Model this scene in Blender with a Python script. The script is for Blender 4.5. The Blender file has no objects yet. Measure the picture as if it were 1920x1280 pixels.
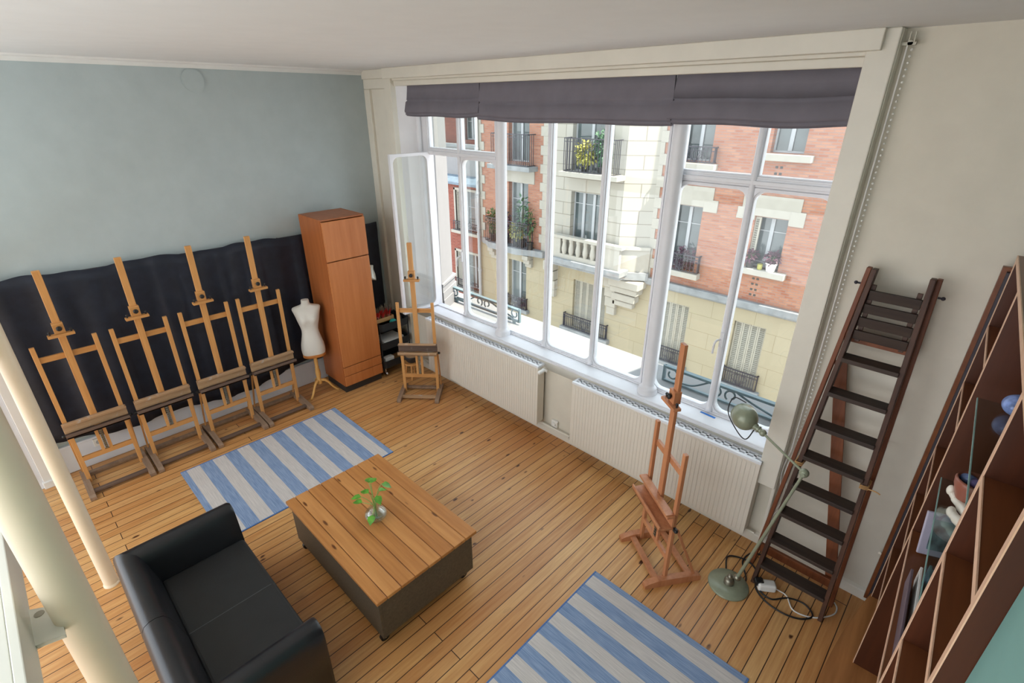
import bpy, math, random
from mathutils import Vector, Matrix
random.seed(7)
R = math.radians
scene = bpy.context.scene
col = scene.collection

# ------------------------------------------------------------------ mesh builder
class MB:
    def __init__(s): s.v=[]; s.f=[]; s.m=[]; s.s=[]
    def add(s, vs, fs, m=0, smooth=False):
        n=len(s.v); s.v += [Vector(v) for v in vs]
        for f in fs: s.f.append([i+n for i in f]); s.m.append(m); s.s.append(smooth)
    def box(s, x0,x1,y0,y1,z0,z1, m=0):
        s.add([(x0,y0,z0),(x1,y0,z0),(x1,y1,z0),(x0,y1,z0),(x0,y0,z1),(x1,y0,z1),(x1,y1,z1),(x0,y1,z1)],
              [(0,3,2,1),(4,5,6,7),(0,1,5,4),(1,2,6,5),(2,3,7,6),(3,0,4,7)], m)
    def obox(s, c, size, M=None, m=0):
        M = M or Matrix.Identity(3); c=Vector(c); h=[k/2 for k in size]
        vs=[c+M@Vector((sx*h[0],sy*h[1],sz*h[2])) for sz in(-1,1) for sx,sy in((-1,-1),(1,-1),(1,1),(-1,1))]
        s.add(vs,[(0,3,2,1),(4,5,6,7),(0,1,5,4),(1,2,6,5),(2,3,7,6),(3,0,4,7)], m)
    def bar(s, p0,p1,w,t,ref=(0,0,1),m=0):
        """box from p0 to p1; w measured across (dir x ref), t along the remaining axis"""
        p0=Vector(p0);p1=Vector(p1);d=(p1-p0);L=d.length;d.normalize()
        a=d.cross(Vector(ref))
        if a.length<1e-4: a=d.cross(Vector((1,0,0)))
        a.normalize(); b=a.cross(d)
        M=Matrix((a,d,b)).transposed()
        s.obox((p0+p1)/2,(w,L,t),M,m)
    def cyl(s, p0,p1,r0,r1=None,n=16,m=0,smooth=True,caps=True):
        r1=r0 if r1 is None else r1
        p0=Vector(p0);p1=Vector(p1);d=(p1-p0).normalized()
        a=d.orthogonal().normalized(); b=d.cross(a)
        vs=[];
        for p,r in((p0,r0),(p1,r1)):
            for i in range(n):
                t=2*math.pi*i/n; vs.append(p+(a*math.cos(t)+b*math.sin(t))*r)
        s.add(vs,[(i,(i+1)%n,n+(i+1)%n,n+i) for i in range(n)],m,smooth)
        if caps: s.add(vs,[tuple(range(n-1,-1,-1)),tuple(range(n,2*n))],m)
    def lathe(s, prof, c=(0,0,0), n=20, M=None, m=0, smooth=True, caps=True):
        M=M or Matrix.Identity(3); c=Vector(c); vs=[]
        for r,z in prof:
            for i in range(n):
                t=2*math.pi*i/n; vs.append(c+M@Vector((r*math.cos(t),r*math.sin(t),z)))
        fs=[]
        for k in range(len(prof)-1):
            for i in range(n):
                j=(i+1)%n; fs.append((k*n+i,k*n+j,(k+1)*n+j,(k+1)*n+i))
        s.add(vs,fs,m,smooth)
        if caps:
            if prof[0][0]>1e-4: s.add(vs[:n],[tuple(range(n-1,-1,-1))],m)
            if prof[-1][0]>1e-4: s.add(vs[-n:],[tuple(range(n))],m)
    def rings(s, rs, m=0, smooth=True, caps=True):
        n=len(rs[0]); vs=[p for r in rs for p in r]
        s.add(vs,[(k*n+i,k*n+(i+1)%n,(k+1)*n+(i+1)%n,(k+1)*n+i) for k in range(len(rs)-1) for i in range(n)],m,smooth)
        if caps: s.add(rs[0],[tuple(range(n-1,-1,-1))],m); s.add(rs[-1],[tuple(range(n))],m)
    def tube(s, pts, r, n=8, m=0, curve=0, closed=False):
        pts=[Vector(p) for p in pts]
        if curve: pts=catmull(pts,curve)
        rs=[]; prev=None
        for i,p in enumerate(pts):
            d=(pts[min(i+1,len(pts)-1)]-pts[max(i-1,0)]).normalized()
            if prev is None: a=d.orthogonal().normalized()
            else:
                a=prev-d*prev.dot(d)
                a=a.normalized() if a.length>1e-5 else d.orthogonal().normalized()
            prev=a; b=d.cross(a); rr=r[i] if isinstance(r,(list,tuple)) else r
            rs.append([p+(a*math.cos(2*math.pi*k/n)+b*math.sin(2*math.pi*k/n))*rr for k in range(n)])
        s.rings(rs,m)
    def sph(s, c, r, n=16, k=10, m=0, sc=(1,1,1), M=None):
        M=M or Matrix.Identity(3); c=Vector(c); vs=[]; fs=[]
        for j in range(k+1):
            ph=math.pi*j/k
            for i in range(n):
                t=2*math.pi*i/n
                vs.append(c+M@Vector((r*sc[0]*math.sin(ph)*math.cos(t),r*sc[1]*math.sin(ph)*math.sin(t),-r*sc[2]*math.cos(ph))))
        for j in range(k):
            for i in range(n): fs.append((j*n+i,j*n+(i+1)%n,(j+1)*n+(i+1)%n,(j+1)*n+i))
        s.add(vs,fs,m,True)
    def prism(s, poly, vec, m=0, smooth=False):
        n=len(poly); v=Vector(vec); P=[Vector(p) for p in poly]; Q=[p+v for p in P]
        s.add(P+Q,[(i,(i+1)%n,n+(i+1)%n,n+i) for i in range(n)],m,smooth)
        s.add(P+Q,[tuple(range(n-1,-1,-1)),tuple(range(n,2*n))],m)
    def leaf(s, base, d, up, L, W, m=0, droop=.25):
        base=Vector(base); d=Vector(d).normalized(); a=d.cross(Vector(up))
        a=a.normalized() if a.length>1e-4 else d.orthogonal().normalized()
        nrm=a.cross(d)
        def P(t,w): return base+d*(L*t)+a*(W*w)-nrm*(droop*L*t*t)+nrm*(abs(w)*W*.25)
        vs=[P(0,0),P(.3,-.5),P(.65,-.42),P(1,0),P(.65,.42),P(.3,.5),P(.35,0),P(.68,0)]
        s.add(vs,[(0,1,6),(1,2,7,6),(2,3,7),(0,6,5),(6,7,4,5),(7,3,4)],m,True)
    def build(s, name, mats, parent=None, bevel=0, world=True, seg=2, smooth_all=False, solid=0):
        me=bpy.data.meshes.new(name); off=Vector((0,0,0))
        if parent is not None and world:
            p=parent
            while p is not None: off+=p.location; p=p.parent
        me.from_pydata([tuple(v-off) for v in s.v],[],s.f)
        for mt in (mats if isinstance(mats,(list,tuple)) else [mats]): me.materials.append(mt)
        me.polygons.foreach_set('material_index',s.m)
        me.polygons.foreach_set('use_smooth',[True]*len(s.f) if smooth_all else s.s)
        me.update()
        o=bpy.data.objects.new(name,me); col.objects.link(o)
        if parent is not None: o.parent=parent
        if bevel:
            b=o.modifiers.new('bevel','BEVEL'); b.width=bevel; b.segments=seg; b.limit_method='ANGLE'; b.angle_limit=R(40)
        if solid:
            b=o.modifiers.new('solid','SOLIDIFY'); b.thickness=solid; b.offset=0
        return o

def catmull(pts,k):
    out=[]; P=[pts[0]*2-pts[1]]+pts+[pts[-1]*2-pts[-2]]
    for i in range(1,len(P)-2):
        p0,p1,p2,p3=P[i-1:i+3]
        for j in range(k):
            t=j/k
            out.append(.5*((2*p1)+(p2-p0)*t+(2*p0-5*p1+4*p2-p3)*t*t+(3*p1-p0-3*p2+p3)*t**3))
    out.append(pts[-1]); return out

def thing(name,label,cat,loc,rz=0,group=None):
    o=bpy.data.objects.new(name,None); o.empty_display_size=.1; col.objects.link(o)
    o.location=loc; o.rotation_euler=(0,0,rz)
    return tag(o,label,cat,group)
def tag(o,label,cat,group=None):
    o['label']=label; o['category']=cat
    if group: o['group']=group
    return o
def struct(o,label=None):
    o['kind']='structure'
    if label: o['label']=label
    return o
def sroot(name,loc,label=None):
    o=bpy.data.objects.new(name,None); o.empty_display_size=.1; col.objects.link(o); o.location=loc
    return struct(o,label)

# ------------------------------------------------------------------ materials
def srgb(r,g,b):
    f=lambda c:(c/255/12.92) if c/255<=.04045 else ((c/255+.055)/1.055)**2.4
    return (f(r),f(g),f(b),1)
class N:
    def __init__(s,name):
        s.mat=bpy.data.materials.new(name); s.mat.use_nodes=True; s.t=s.mat.node_tree
        s.b=s.t.nodes['Principled BSDF']; s.out=s.t.nodes['Material Output']
    def n(s,typ,**k):
        o=s.t.nodes.new(typ)
        for a,v in k.items():
            if a in o.inputs.keys(): o.inputs[a].default_value=v
            else: setattr(o,a,v)
        return o
    def l(s,a,b): s.t.links.new(a,b)
    def coords(s,scale=(1,1,1),rot=(0,0,0)):
        c=s.n('ShaderNodeTexCoord'); m=s.n('ShaderNodeMapping'); m.inputs['Scale'].default_value=scale; m.inputs['Rotation'].default_value=rot
        s.l(c.outputs['Object'],m.inputs['Vector']); return m.outputs['Vector']
    def noise(s,vec,scale,detail=4,rough=.55):
        n=s.n('ShaderNodeTexNoise'); n.inputs['Scale'].default_value=scale; n.inputs['Detail'].default_value=detail; n.inputs['Roughness'].default_value=rough
        s.l(vec,n.inputs['Vector']); return n.outputs['Fac']
    def ramp(s,fac,stops):
        r=s.n('ShaderNodeValToRGB'); e=r.color_ramp.elements
        e[0].position,e[0].color=stops[0]; e[1].position,e[1].color=stops[-1]
        for p,c in stops[1:-1]:
            k=e.new(p); k.color=c
        s.l(fac,r.inputs['Fac']); return r.outputs['Color']
    def mix(s,fac,a,b,mode='MIX'):
        m=s.n('ShaderNodeMix',data_type='RGBA',blend_type=mode)
        for v,i in((fac,0),(a,6),(b,7)):
            if hasattr(v,'links'): s.l(v,m.inputs[i])
            else: m.inputs[i].default_value=v
        return m.outputs[2]
    def bump(s,h,strength=.2,dist=.01):
        b=s.n('ShaderNodeBump'); b.inputs['Strength'].default_value=strength; b.inputs['Distance'].default_value=dist
        s.l(h,b.inputs['Height']); s.l(b.outputs['Normal'],s.b.inputs['Normal'])
    def base(s,c):
        if hasattr(c,'links'): s.l(c,s.b.inputs['Base Color'])
        else: s.b.inputs['Base Color'].default_value=c
    def set(s,rough=.5,metal=0,spec=.5):
        s.b.inputs['Roughness'].default_value=rough; s.b.inputs['Metallic'].default_value=metal; s.b.inputs['Specular IOR Level'].default_value=spec
        return s
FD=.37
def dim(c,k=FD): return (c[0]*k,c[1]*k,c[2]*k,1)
W1=(1,1,1,1); K1=(0,0,0,1)
def plain(name,c,rough=.5,metal=0,spec=.5,var=.06,scale=6,bump=0,bscale=80):
    m=N(name).set(rough,metal,spec); v=m.coords()
    f=m.noise(v,scale)
    d=[max(0,k*(1-var*2)) for k in c[:3]]+[1]; u=[min(1,k*(1+var*2)) for k in c[:3]]+[1]
    m.base(m.ramp(f,[(.25,d),(.75,u)]))
    if bump: m.bump(m.noise(v,bscale,2),bump,.004)
    return m.mat
def wood(name,dark,light,axis='z',rough=.45,spec=.4,scale=1.0,knots=False,wear=None,bump=.08):
    m=N(name).set(rough,0,spec)
    sc={'x':(2.2,30,30),'y':(30,2.2,30),'z':(30,30,2.2)}[axis]
    sc=tuple(k*scale for k in sc)
    v=m.coords(sc); f=m.noise(v,1,6,.6)
    c=m.ramp(f,[(.28,dark),(.72,light)])
    v2=m.coords(tuple(k*.12 for k in sc)); f2=m.noise(v2,1.3,3)
    c=m.mix(.35,c,m.ramp(f2,[(.3,dark),(.7,light)]))
    if knots:
        k=m.n('ShaderNodeTexVoronoi'); k.inputs['Scale'].default_value=1
        kv=m.coords({'x':(3.0,11,11),'y':(9,2.2,9),'z':(9,9,2.2)}[axis]); m.l(kv,k.inputs['Vector'])
        kf=m.ramp(k.outputs['Distance'],[(.07,W1),(.13,K1)])
        c=m.mix(kf,c,(dark[0]*.35,dark[1]*.3,dark[2]*.3,1))
    if wear:
        wv=m.noise(m.coords((7,7,5)),1.6,5,.7); wf=m.ramp(wv,[(wear[1],K1),(wear[1]+.12,W1)])
        c=m.mix(wf,c,wear[0])
    m.base(c); m.bump(f,bump,.004)
    return m.mat
def glassmat(name,tint=(.97,.99,.98,1),refl=.08,rough=.0):
    m=N(name); t=m.n('ShaderNodeBsdfTransparent'); t.inputs['Color'].default_value=tint
    g=m.n('ShaderNodeBsdfGlossy'); g.inputs['Roughness'].default_value=rough; g.inputs['Color'].default_value=W1
    lw=m.n('ShaderNodeLayerWeight'); lw.inputs['Blend'].default_value=.25
    mm=m.n('ShaderNodeMath',operation='MULTIPLY_ADD'); m.l(lw.outputs['Fresnel'],mm.inputs[0]); mm.inputs[1].default_value=.32; mm.inputs[2].default_value=refl*.2
    mx=m.n('ShaderNodeMixShader'); m.l(mm.outputs[0],mx.inputs[0]); m.l(t.outputs[0],mx.inputs[1]); m.l(g.outputs[0],mx.inputs[2])
    m.l(mx.outputs[0],m.out.inputs['Surface']); return m.mat

M={}
M['white']=plain('white_paint',srgb(226,226,224),.45,var=.015)
M['winwhite']=plain('window_white_paint',srgb(222,222,226),.38,var=.02)
M['cream']=plain('cream_wall_paint',srgb(214,207,192),.85,spec=.2,var=.02,bump=.12,bscale=120)
M['creamtrim']=plain('cream_gloss_trim',srgb(220,215,202),.45,var=.02)
M['ceiling']=plain('ceiling_paint',srgb(226,226,226),.9,spec=.15,var=.01)
M['bluewall']=plain('blue_grey_wall_paint',srgb(178,189,191),.8,spec=.2,var=.02,bump=.08,bscale=110)
M['teal']=plain('teal_wall_paint',srgb(122,166,160),.7,spec=.25,var=.04,scale=3,bump=.08,bscale=60)
M['skirt']=plain('skirting_paint',srgb(222,226,234),.5,var=.015)
M['radiator']=plain('radiator_enamel',srgb(224,217,204),.4,var=.01)
M['radgrille']=plain('radiator_grille_enamel',srgb(232,234,238),.35,var=.01)
M['darkslot']=plain('dark_slot',srgb(120,120,124),.8)
M['column']=plain('column_paint',srgb(238,223,198),.42,var=.02,scale=3)
M['mezz']=plain('platform_panel',srgb(222,220,208),.45,var=.02,scale=2)
M['beech']=wood('easel_beech',srgb(186,128,72),srgb(220,166,104),'z')
M['beechx']=wood('easel_beech_cross',srgb(184,126,70),srgb(218,164,102),'y')
M['worn']=wood('easel_worn_wood',srgb(150,118,88),srgb(196,160,122),'y',.6,wear=(srgb(184,174,166),.58))
M['worngrey']=wood('easel_grey_foot',srgb(112,90,74),srgb(166,138,114),'x',.6,wear=(srgb(150,134,120),.6))
M['traydark']=wood('easel_tray_dark',srgb(66,56,56),srgb(124,100,84),'y',.6,wear=(srgb(150,140,132),.62))  # dark tray wood; also paints the gap's shade on the corner easel
M['redbeech']=wood('red_beech',srgb(172,108,70),srgb(206,144,104),'z',.4)
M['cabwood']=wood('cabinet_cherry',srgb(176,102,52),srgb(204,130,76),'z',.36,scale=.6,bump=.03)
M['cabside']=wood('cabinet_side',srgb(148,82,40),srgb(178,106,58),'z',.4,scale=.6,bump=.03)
M['plinth']=plain('plinth_black',srgb(45,44,44),.5)
M['curtain']=plain('black_cloth',srgb(32,37,50),.5,spec=.4,var=.15,scale=10,bump=.15,bscale=200)
M['blind']=plain('grey_blind_cloth',srgb(116,112,120),.85,spec=.2,var=.04,bump=.15,bscale=200)
M['leather']=plain('black_leather',srgb(31,32,36),.34,spec=.5,var=.08,bump=.12,bscale=140)
M['seatleather']=plain('black_seat_leather',srgb(37,38,39),.5,spec=.4,var=.08,bump=.15,bscale=140)
M['tabletop']=wood('pine_table',srgb(158,98,48),srgb(206,144,82),'x',.38,knots=True,scale=.8)
M['tablebox']=plain('table_box_bronze',srgb(92,84,72),.45,.2,var=.12,scale=60)
M['black']=plain('black_plastic',srgb(28,28,30),.45)
M['blackmetal']=plain('black_iron',srgb(52,50,58),.5,.3)
M['chrome']=plain('chrome',srgb(190,190,192),.2,1,var=.01)
M['ladder']=wood('old_dark_wood',srgb(44,28,22),srgb(96,62,44),'z',.55,wear=(srgb(150,130,112),.74))
M['ladderred']=wood('old_red_wood',srgb(92,46,22),srgb(136,76,42),'z',.5)
M['tread']=wood('ladder_tread_wood',srgb(36,28,26),srgb(72,56,46),'x',.6,wear=(srgb(128,104,80),.72))
M['mahogany']=wood('mahogany',srgb(56,28,16),srgb(88,46,26),'z',.38,scale=.5)  # bookcase uprights; their shade is put into this darker tone
M['mahlit']=wood('mahogany_lit',srgb(92,50,28),srgb(128,76,44),'y',.32,scale=.5)  # same mahogany in a lit tone, for shelf tops and end board
M['edge']=wood('lit_edge_band',srgb(212,168,136),srgb(236,200,172),'z',.4)  # paleness raised to stand in for window light on the front edges
M['plinthwood']=wood('striped_base_wood',srgb(130,80,42),srgb(204,142,86),'y',.35,scale=.45)
M['sage']=plain('sage_enamel',srgb(142,148,126),.28,.1,var=.05,scale=25)
M['brass']=plain('worn_metal',srgb(150,145,130),.35,.8)
M['torso']=plain('mannequin_cloth',srgb(226,222,214),.8,spec=.2,var=.02,bump=.2,bscale=250)
M['standwood']=wood('stand_wood',srgb(206,150,76),srgb(232,184,112),'z',.4)
M['orangewood']=wood('mannequin_base_wood',srgb(176,104,46),srgb(204,134,70),'y',.4)
M['glass']=glassmat('clear_glass')
M['shelfglass']=glassmat('shelf_glass',(.82,.9,.88,1),.1)
M['glassedge']=plain('glass_edge',srgb(150,190,185),.2)
M['vaseglass']=glassmat('vase_glass',(.93,.96,.97,1),.2)
M['water']=glassmat('water',(.9,.95,.93,1),.2)
M['leafgreen']=plain('pothos_leaf',srgb(96,160,52),.4,var=.25,scale=20)
M['stem']=plain('pothos_stem',srgb(150,176,96),.5)
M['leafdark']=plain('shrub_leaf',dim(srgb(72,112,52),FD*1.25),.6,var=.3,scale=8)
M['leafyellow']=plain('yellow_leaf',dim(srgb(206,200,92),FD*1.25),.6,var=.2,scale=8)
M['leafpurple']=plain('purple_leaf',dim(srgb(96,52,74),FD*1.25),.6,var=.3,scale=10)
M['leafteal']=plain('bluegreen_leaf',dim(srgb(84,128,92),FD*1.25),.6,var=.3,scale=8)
M['whiteplastic']=plain('white_plastic',srgb(232,230,224),.4,var=.01)
M['bluetape']=plain('blue_tape',srgb(40,120,205),.5)
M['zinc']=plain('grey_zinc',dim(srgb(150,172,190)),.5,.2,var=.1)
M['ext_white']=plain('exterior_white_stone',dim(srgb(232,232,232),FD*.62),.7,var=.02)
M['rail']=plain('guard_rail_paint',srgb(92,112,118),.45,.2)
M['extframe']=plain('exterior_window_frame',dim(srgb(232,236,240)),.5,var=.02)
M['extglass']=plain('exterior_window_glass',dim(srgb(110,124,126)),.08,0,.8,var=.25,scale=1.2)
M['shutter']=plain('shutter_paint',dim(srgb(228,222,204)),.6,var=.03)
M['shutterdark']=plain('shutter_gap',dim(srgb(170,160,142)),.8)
M['paper']=plain('white_paper',srgb(228,226,222),.8,var=.02)
M['card']=plain('cardboard',srgb(196,152,100),.8)
M['red']=plain('red_handles',srgb(196,40,36),.5,var=.2,scale=40)
M['turquoise']=plain('turquoise_ball',srgb(36,150,140),.6)
M['trolley']=plain('trolley_steel',srgb(44,48,52),.45,.3)
M['clayred']=plain('terracotta_glaze',srgb(150,92,76),.3)
M['porcelain']=plain('white_porcelain',srgb(226,220,206),.25)
M['shell']=plain('shell_blue',srgb(118,140,196),.15,.1,var=.45,scale=18)
M['shellp']=plain('shell_purple',srgb(126,104,168),.2,.1,var=.4,scale=22)
M['spine']=plain('book_spine',srgb(104,88,98),.5,var=.15)
M['spineb']=plain('book_spine_green',srgb(96,118,112),.5,var=.25,scale=14)
M['silver']=plain('silver_lamp',srgb(214,210,198),.35,.3)

# striped rug cloth
def weave(name,a,b):
    m=N(name).set(.9,0,.1); v=m.coords((6,160,1)); f=m.noise(v,1,3)
    m.base(m.ramp(f,[(.3,a),(.7,b)])); m.bump(m.noise(m.coords((220,220,1)),1,1),.25,.003); return m.mat
M['rugblue']=weave('rug_blue',srgb(112,136,172),srgb(154,172,200))
M['rugbeige']=weave('rug_beige',srgb(190,184,180),srgb(216,209,203))
M['rugedge']=weave('rug_edge_blue',srgb(74,106,164),srgb(104,136,186))

def floor_mat():
    m=N('pine_floor_boards').set(.36,0,.45)
    tc=m.n('ShaderNodeTexCoord'); mp=m.n('ShaderNodeMapping'); mp.inputs['Rotation'].default_value=(0,0,R(90)); m.l(tc.outputs['Object'],mp.inputs['Vector'])
    br=m.n('ShaderNodeTexBrick'); br.offset=.37; br.offset_frequency=2; br.squash=1
    for k,v in {'Scale':1,'Mortar Size':.003,'Mortar Smooth':.1,'Bias':0,'Brick Width':3.4,'Row Height':.088}.items(): br.inputs[k].default_value=v
    br.inputs['Color1'].default_value=(0,0,0,1); br.inputs['Color2'].default_value=(1,1,1,1); br.inputs['Mortar'].default_value=(.5,.5,.5,1)
    m.l(mp.outputs['Vector'],br.inputs['Vector'])
    shade=m.ramp(br.outputs['Color'],[(0,srgb(180,118,62)),(.3,srgb(222,172,108)),(.6,srgb(202,140,78)),(1,srgb(232,190,130))])
    g=m.noise(m.coords((40,2.0,1)),1,6,.65)
    c=m.mix(.55,shade,m.ramp(g,[(.3,srgb(172,112,58)),(.7,srgb(236,192,130))]),'MIX')
    big=m.noise(m.coords((.55,.35,1)),1.4,3)
    c=m.mix(m.ramp(big,[(.42,K1),(.66,(.6,.6,.6,1))]),c,srgb(176,106,52))
    vo=m.n('ShaderNodeTexVoronoi'); vo.inputs['Scale'].default_value=1; m.l(m.coords((7.5,3.2,1)),vo.inputs['Vector'])
    kn=m.ramp(vo.outputs['Distance'],[(.06,W1),(.11,K1)])
    sel=m.ramp(m.noise(m.coords((1.3,1.3,1)),2.0,1),[(.44,K1),(.47,W1)])
    c=m.mix(m.mix(1,kn,sel,'MULTIPLY'),c,srgb(84,46,26))
    st=m.noise(m.coords((5,1.4,1)),1.5,5,.7)
    c=m.mix(m.ramp(st,[(.62,K1),(.78,(.5,.5,.5,1))]),c,srgb(120,84,58))
    c=m.mix(br.outputs['Fac'],c,srgb(58,34,20))
    m.base(c)
    inv=m.n('ShaderNodeMath',operation='SUBTRACT'); inv.inputs[0].default_value=1; m.l(br.outputs['Fac'],inv.inputs[1])
    m.bump(inv.outputs[0],.5,.004); return m.mat
M['floor']=floor_mat()

def facade_brick(name,c1,c2,mortar,w,h,ms,rough=.85,kk=FD):
    m=N(name).set(rough,0,.2); tc=m.n('ShaderNodeTexCoord'); sp=m.n('ShaderNodeSeparateXYZ'); cb=m.n('ShaderNodeCombineXYZ')
    m.l(tc.outputs['Object'],sp.inputs[0]); m.l(sp.outputs['X'],cb.inputs[0]); m.l(sp.outputs['Z'],cb.inputs[1])
    br=m.n('ShaderNodeTexBrick')
    for k,v in {'Scale':1,'Mortar Size':ms,'Mortar Smooth':.2,'Bias':0,'Brick Width':w,'Row Height':h}.items(): br.inputs[k].default_value=v
    c1,c2,mortar=dim(c1,kk),dim(c2,kk),dim(mortar,kk)
    br.inputs['Color1'].default_value=c1; br.inputs['Color2'].default_value=c2; br.inputs['Mortar'].default_value=mortar
    m.l(cb.outputs[0],br.inputs['Vector'])
    n=m.noise(m.coords((1,1,1)),1.2,4)
    c=m.mix(m.ramp(n,[(.35,(.22,.22,.22,1)),(.75,K1)]),br.outputs['Color'],(c1[0]*.72,c1[1]*.72,c1[2]*.74,1))
    m.base(c); return m.mat
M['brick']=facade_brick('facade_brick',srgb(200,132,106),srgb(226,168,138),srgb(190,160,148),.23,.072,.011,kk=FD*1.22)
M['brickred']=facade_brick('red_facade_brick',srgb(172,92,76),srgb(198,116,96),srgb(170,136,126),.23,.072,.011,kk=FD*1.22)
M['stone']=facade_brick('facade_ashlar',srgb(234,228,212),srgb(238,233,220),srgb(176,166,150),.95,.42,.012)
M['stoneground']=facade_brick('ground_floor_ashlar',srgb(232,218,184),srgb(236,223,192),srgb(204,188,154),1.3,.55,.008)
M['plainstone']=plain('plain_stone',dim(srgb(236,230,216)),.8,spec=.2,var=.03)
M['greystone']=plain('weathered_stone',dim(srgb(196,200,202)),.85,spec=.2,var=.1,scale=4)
M['street']=plain('street_asphalt',srgb(150,148,144),.9)

# ------------------------------------------------------------------ world, sun, camera
w=bpy.data.worlds.new('sky'); scene.world=w; w.use_nodes=True
nt=w.node_tree; bg=nt.nodes['Background']
tc=nt.nodes.new('ShaderNodeTexCoord'); sp=nt.nodes.new('ShaderNodeSeparateXYZ'); rp=nt.nodes.new('ShaderNodeValToRGB')
nt.links.new(tc.outputs['Generated'],sp.inputs[0]); nt.links.new(sp.outputs['Z'],rp.inputs['Fac']); nt.links.new(rp.outputs['Color'],bg.inputs['Color'])
e=rp.color_ramp.elements; e[0].position=0; e[0].color=(.95,.97,1,1); e[1].position=.7; e[1].color=(.78,.89,1,1)
bg.inputs['Strength'].default_value=1.15
sl=bpy.data.lights.new('sun','SUN'); sl.energy=5.5; sl.angle=R(.6); sl.color=(1,.93,.82)
so=bpy.data.objects.new('sun',sl); col.objects.link(so)
sd=Vector((math.cos(R(60)),.045*math.cos(R(60)),math.sin(R(60))))
so.rotation_euler=sd.to_track_quat('Z','Y').to_euler(); so.location=(10,8,20)
cam=bpy.data.cameras.new('camera'); cam.sensor_width=36; cam.lens=950/1920*36; cam.clip_start=.02
co=bpy.data.objects.new('camera',cam); col.objects.link(co); co.location=(0,0,3.2)
co.rotation_euler=(R(90-25.05),0,R(43.97)); scene.camera=co
scene.view_settings.view_transform='Standard'; scene.view_settings.look='None'; scene.view_settings.gamma=1
scene.view_settings.exposure=1.55; scene.view_settings.use_curve_mapping=False
scene.cycles.use_denoising=True; scene.cycles.max_bounces=10; scene.cycles.transparent_max_bounces=16
scene.cycles.sample_clamp_indirect=6

# ------------------------------------------------------------------ room shell
YB=-3.2; CEIL=3.55; XL=-5.75
def one(name,mats,fn,bevel=0,parent=None,**k):
    b=MB(); fn(b); return b.build(name,mats,parent,bevel,**k)
def walls_holes(b,x0,x1,z0,z1,holes,y,depth,m=0):
    xs=sorted({x0,x1}|{h[i] for h in holes for i in(0,1)}); zs=sorted({z0,z1}|{h[i] for h in holes for i in(2,3)})
    xs=[x for x in xs if x0<=x<=x1]; zs=[z for z in zs if z0<=z<=z1]
    for i in range(len(xs)-1):
        for j in range(len(zs)-1):
            cx,cz=(xs[i]+xs[i+1])/2,(zs[j]+zs[j+1])/2
            if any(h[0]<cx<h[1] and h[2]<cz<h[3] for h in holes): continue
            b.add([(xs[i],y,zs[j]),(xs[i+1],y,zs[j]),(xs[i+1],y,zs[j+1]),(xs[i],y,zs[j+1])],[(0,1,2,3)],m)
    for h in holes:
        a,c,d,e=h
        b.add([(a,y,d),(a,y+depth,d),(a,y+depth,e),(a,y,e)],[(0,1,2,3)],m)
        b.add([(c,y,d),(c,y+depth,d),(c,y+depth,e),(c,y,e)],[(3,2,1,0)],m)
        b.add([(a,y,d),(c,y,d),(c,y+depth,d),(a,y+depth,d)],[(0,1,2,3)],m)
        b.add([(a,y,e),(c,y,e),(c,y+depth,e),(a,y+depth,e)],[(3,2,1,0)],m)

struct(one('floor',M['floor'],lambda b:b.box(XL-.1,.75,YB,3.55,-.06,0)))
struct(one('ceiling',M['ceiling'],lambda b:b.box(XL-.1,.75,-.9,3.86,CEIL,CEIL+.15)))
struct(one('wall_left',M['bluewall'],lambda b:b.box(XL-.1,XL,-1.5,3.86,0,CEIL)),'blue-grey wall behind the row of easels')
# window wall with the big opening
def ww(b):
    b.box(XL,-5.15,3.55,3.86,0,CEIL); b.box(-.70,.75,3.55,3.86,0,CEIL)
    b.box(-5.15,-.70,3.55,3.86,0,.74); b.box(-5.15,-.70,3.55,3.86,3.46,CEIL)
struct(one('wall_window',M['cream'],ww),'cream wall holding the large studio window')
# bookcase frame: origin line x = .241-.042 y
BA=math.atan(.042)
def bkw(xl,s,z=0):
    return (.241+xl*math.cos(BA)-s*math.sin(BA), xl*math.sin(BA)+s*math.cos(BA), z)
def wr(b):
    for (xa,xb_,sa,sb) in((.047,.5,-.9,1.195),(.37,.5,1.195,3.54),(.37,.40,3.5,3.62)):
        P=[bkw(xa,sa),bkw(xb_,sa),bkw(xb_,sb),bkw(xa,sb)]
        b.prism(P,(0,0,CEIL))
struct(one('wall_right',M['teal'],wr),'teal painted wall with the alcove of the bookcase')
struct(one('wall_sunblock',M['cream'],lambda b:b.box(.85,1.05,-9,-.95,0,13)),'tall added wall keeping the sun off the open rear of the room')  # unseen wall, added only to keep sun out of the open rear
# cornice on left wall
struct(one('trim_1',M['white'],lambda b:b.prism([(XL,-.9,CEIL),(XL+.045,-.9,CEIL),(XL+.04,-.9,CEIL-.012),(XL+.015,-.9,CEIL-.02),(XL+.012,-.9,CEIL-.05),(XL,-.9,CEIL-.05)],(0,3.55+.9,0))),'white cornice along the top of the blue-grey wall')
# skirtings
def skl(b):
    b.box(XL,XL+.022,-.27,3.55,0,.27); b.box(XL,XL+.032,-.27,3.55,.27,.29)
struct(one('baseboard_left',M['skirt'],skl,.004),'tall white skirting under the black curtain')
def skw(b):
    b.box(-5.75,.10,3.53,3.55,0,.07); b.prism([(-5.75,3.55,.07),(-5.75,3.525,.07),(-5.75,3.53,.085),(-5.75,3.55,.10)],(5.85,0,0))
struct(one('baseboard_window',M['creamtrim'],skw,.003),'low cream skirting below the radiators')
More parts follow.
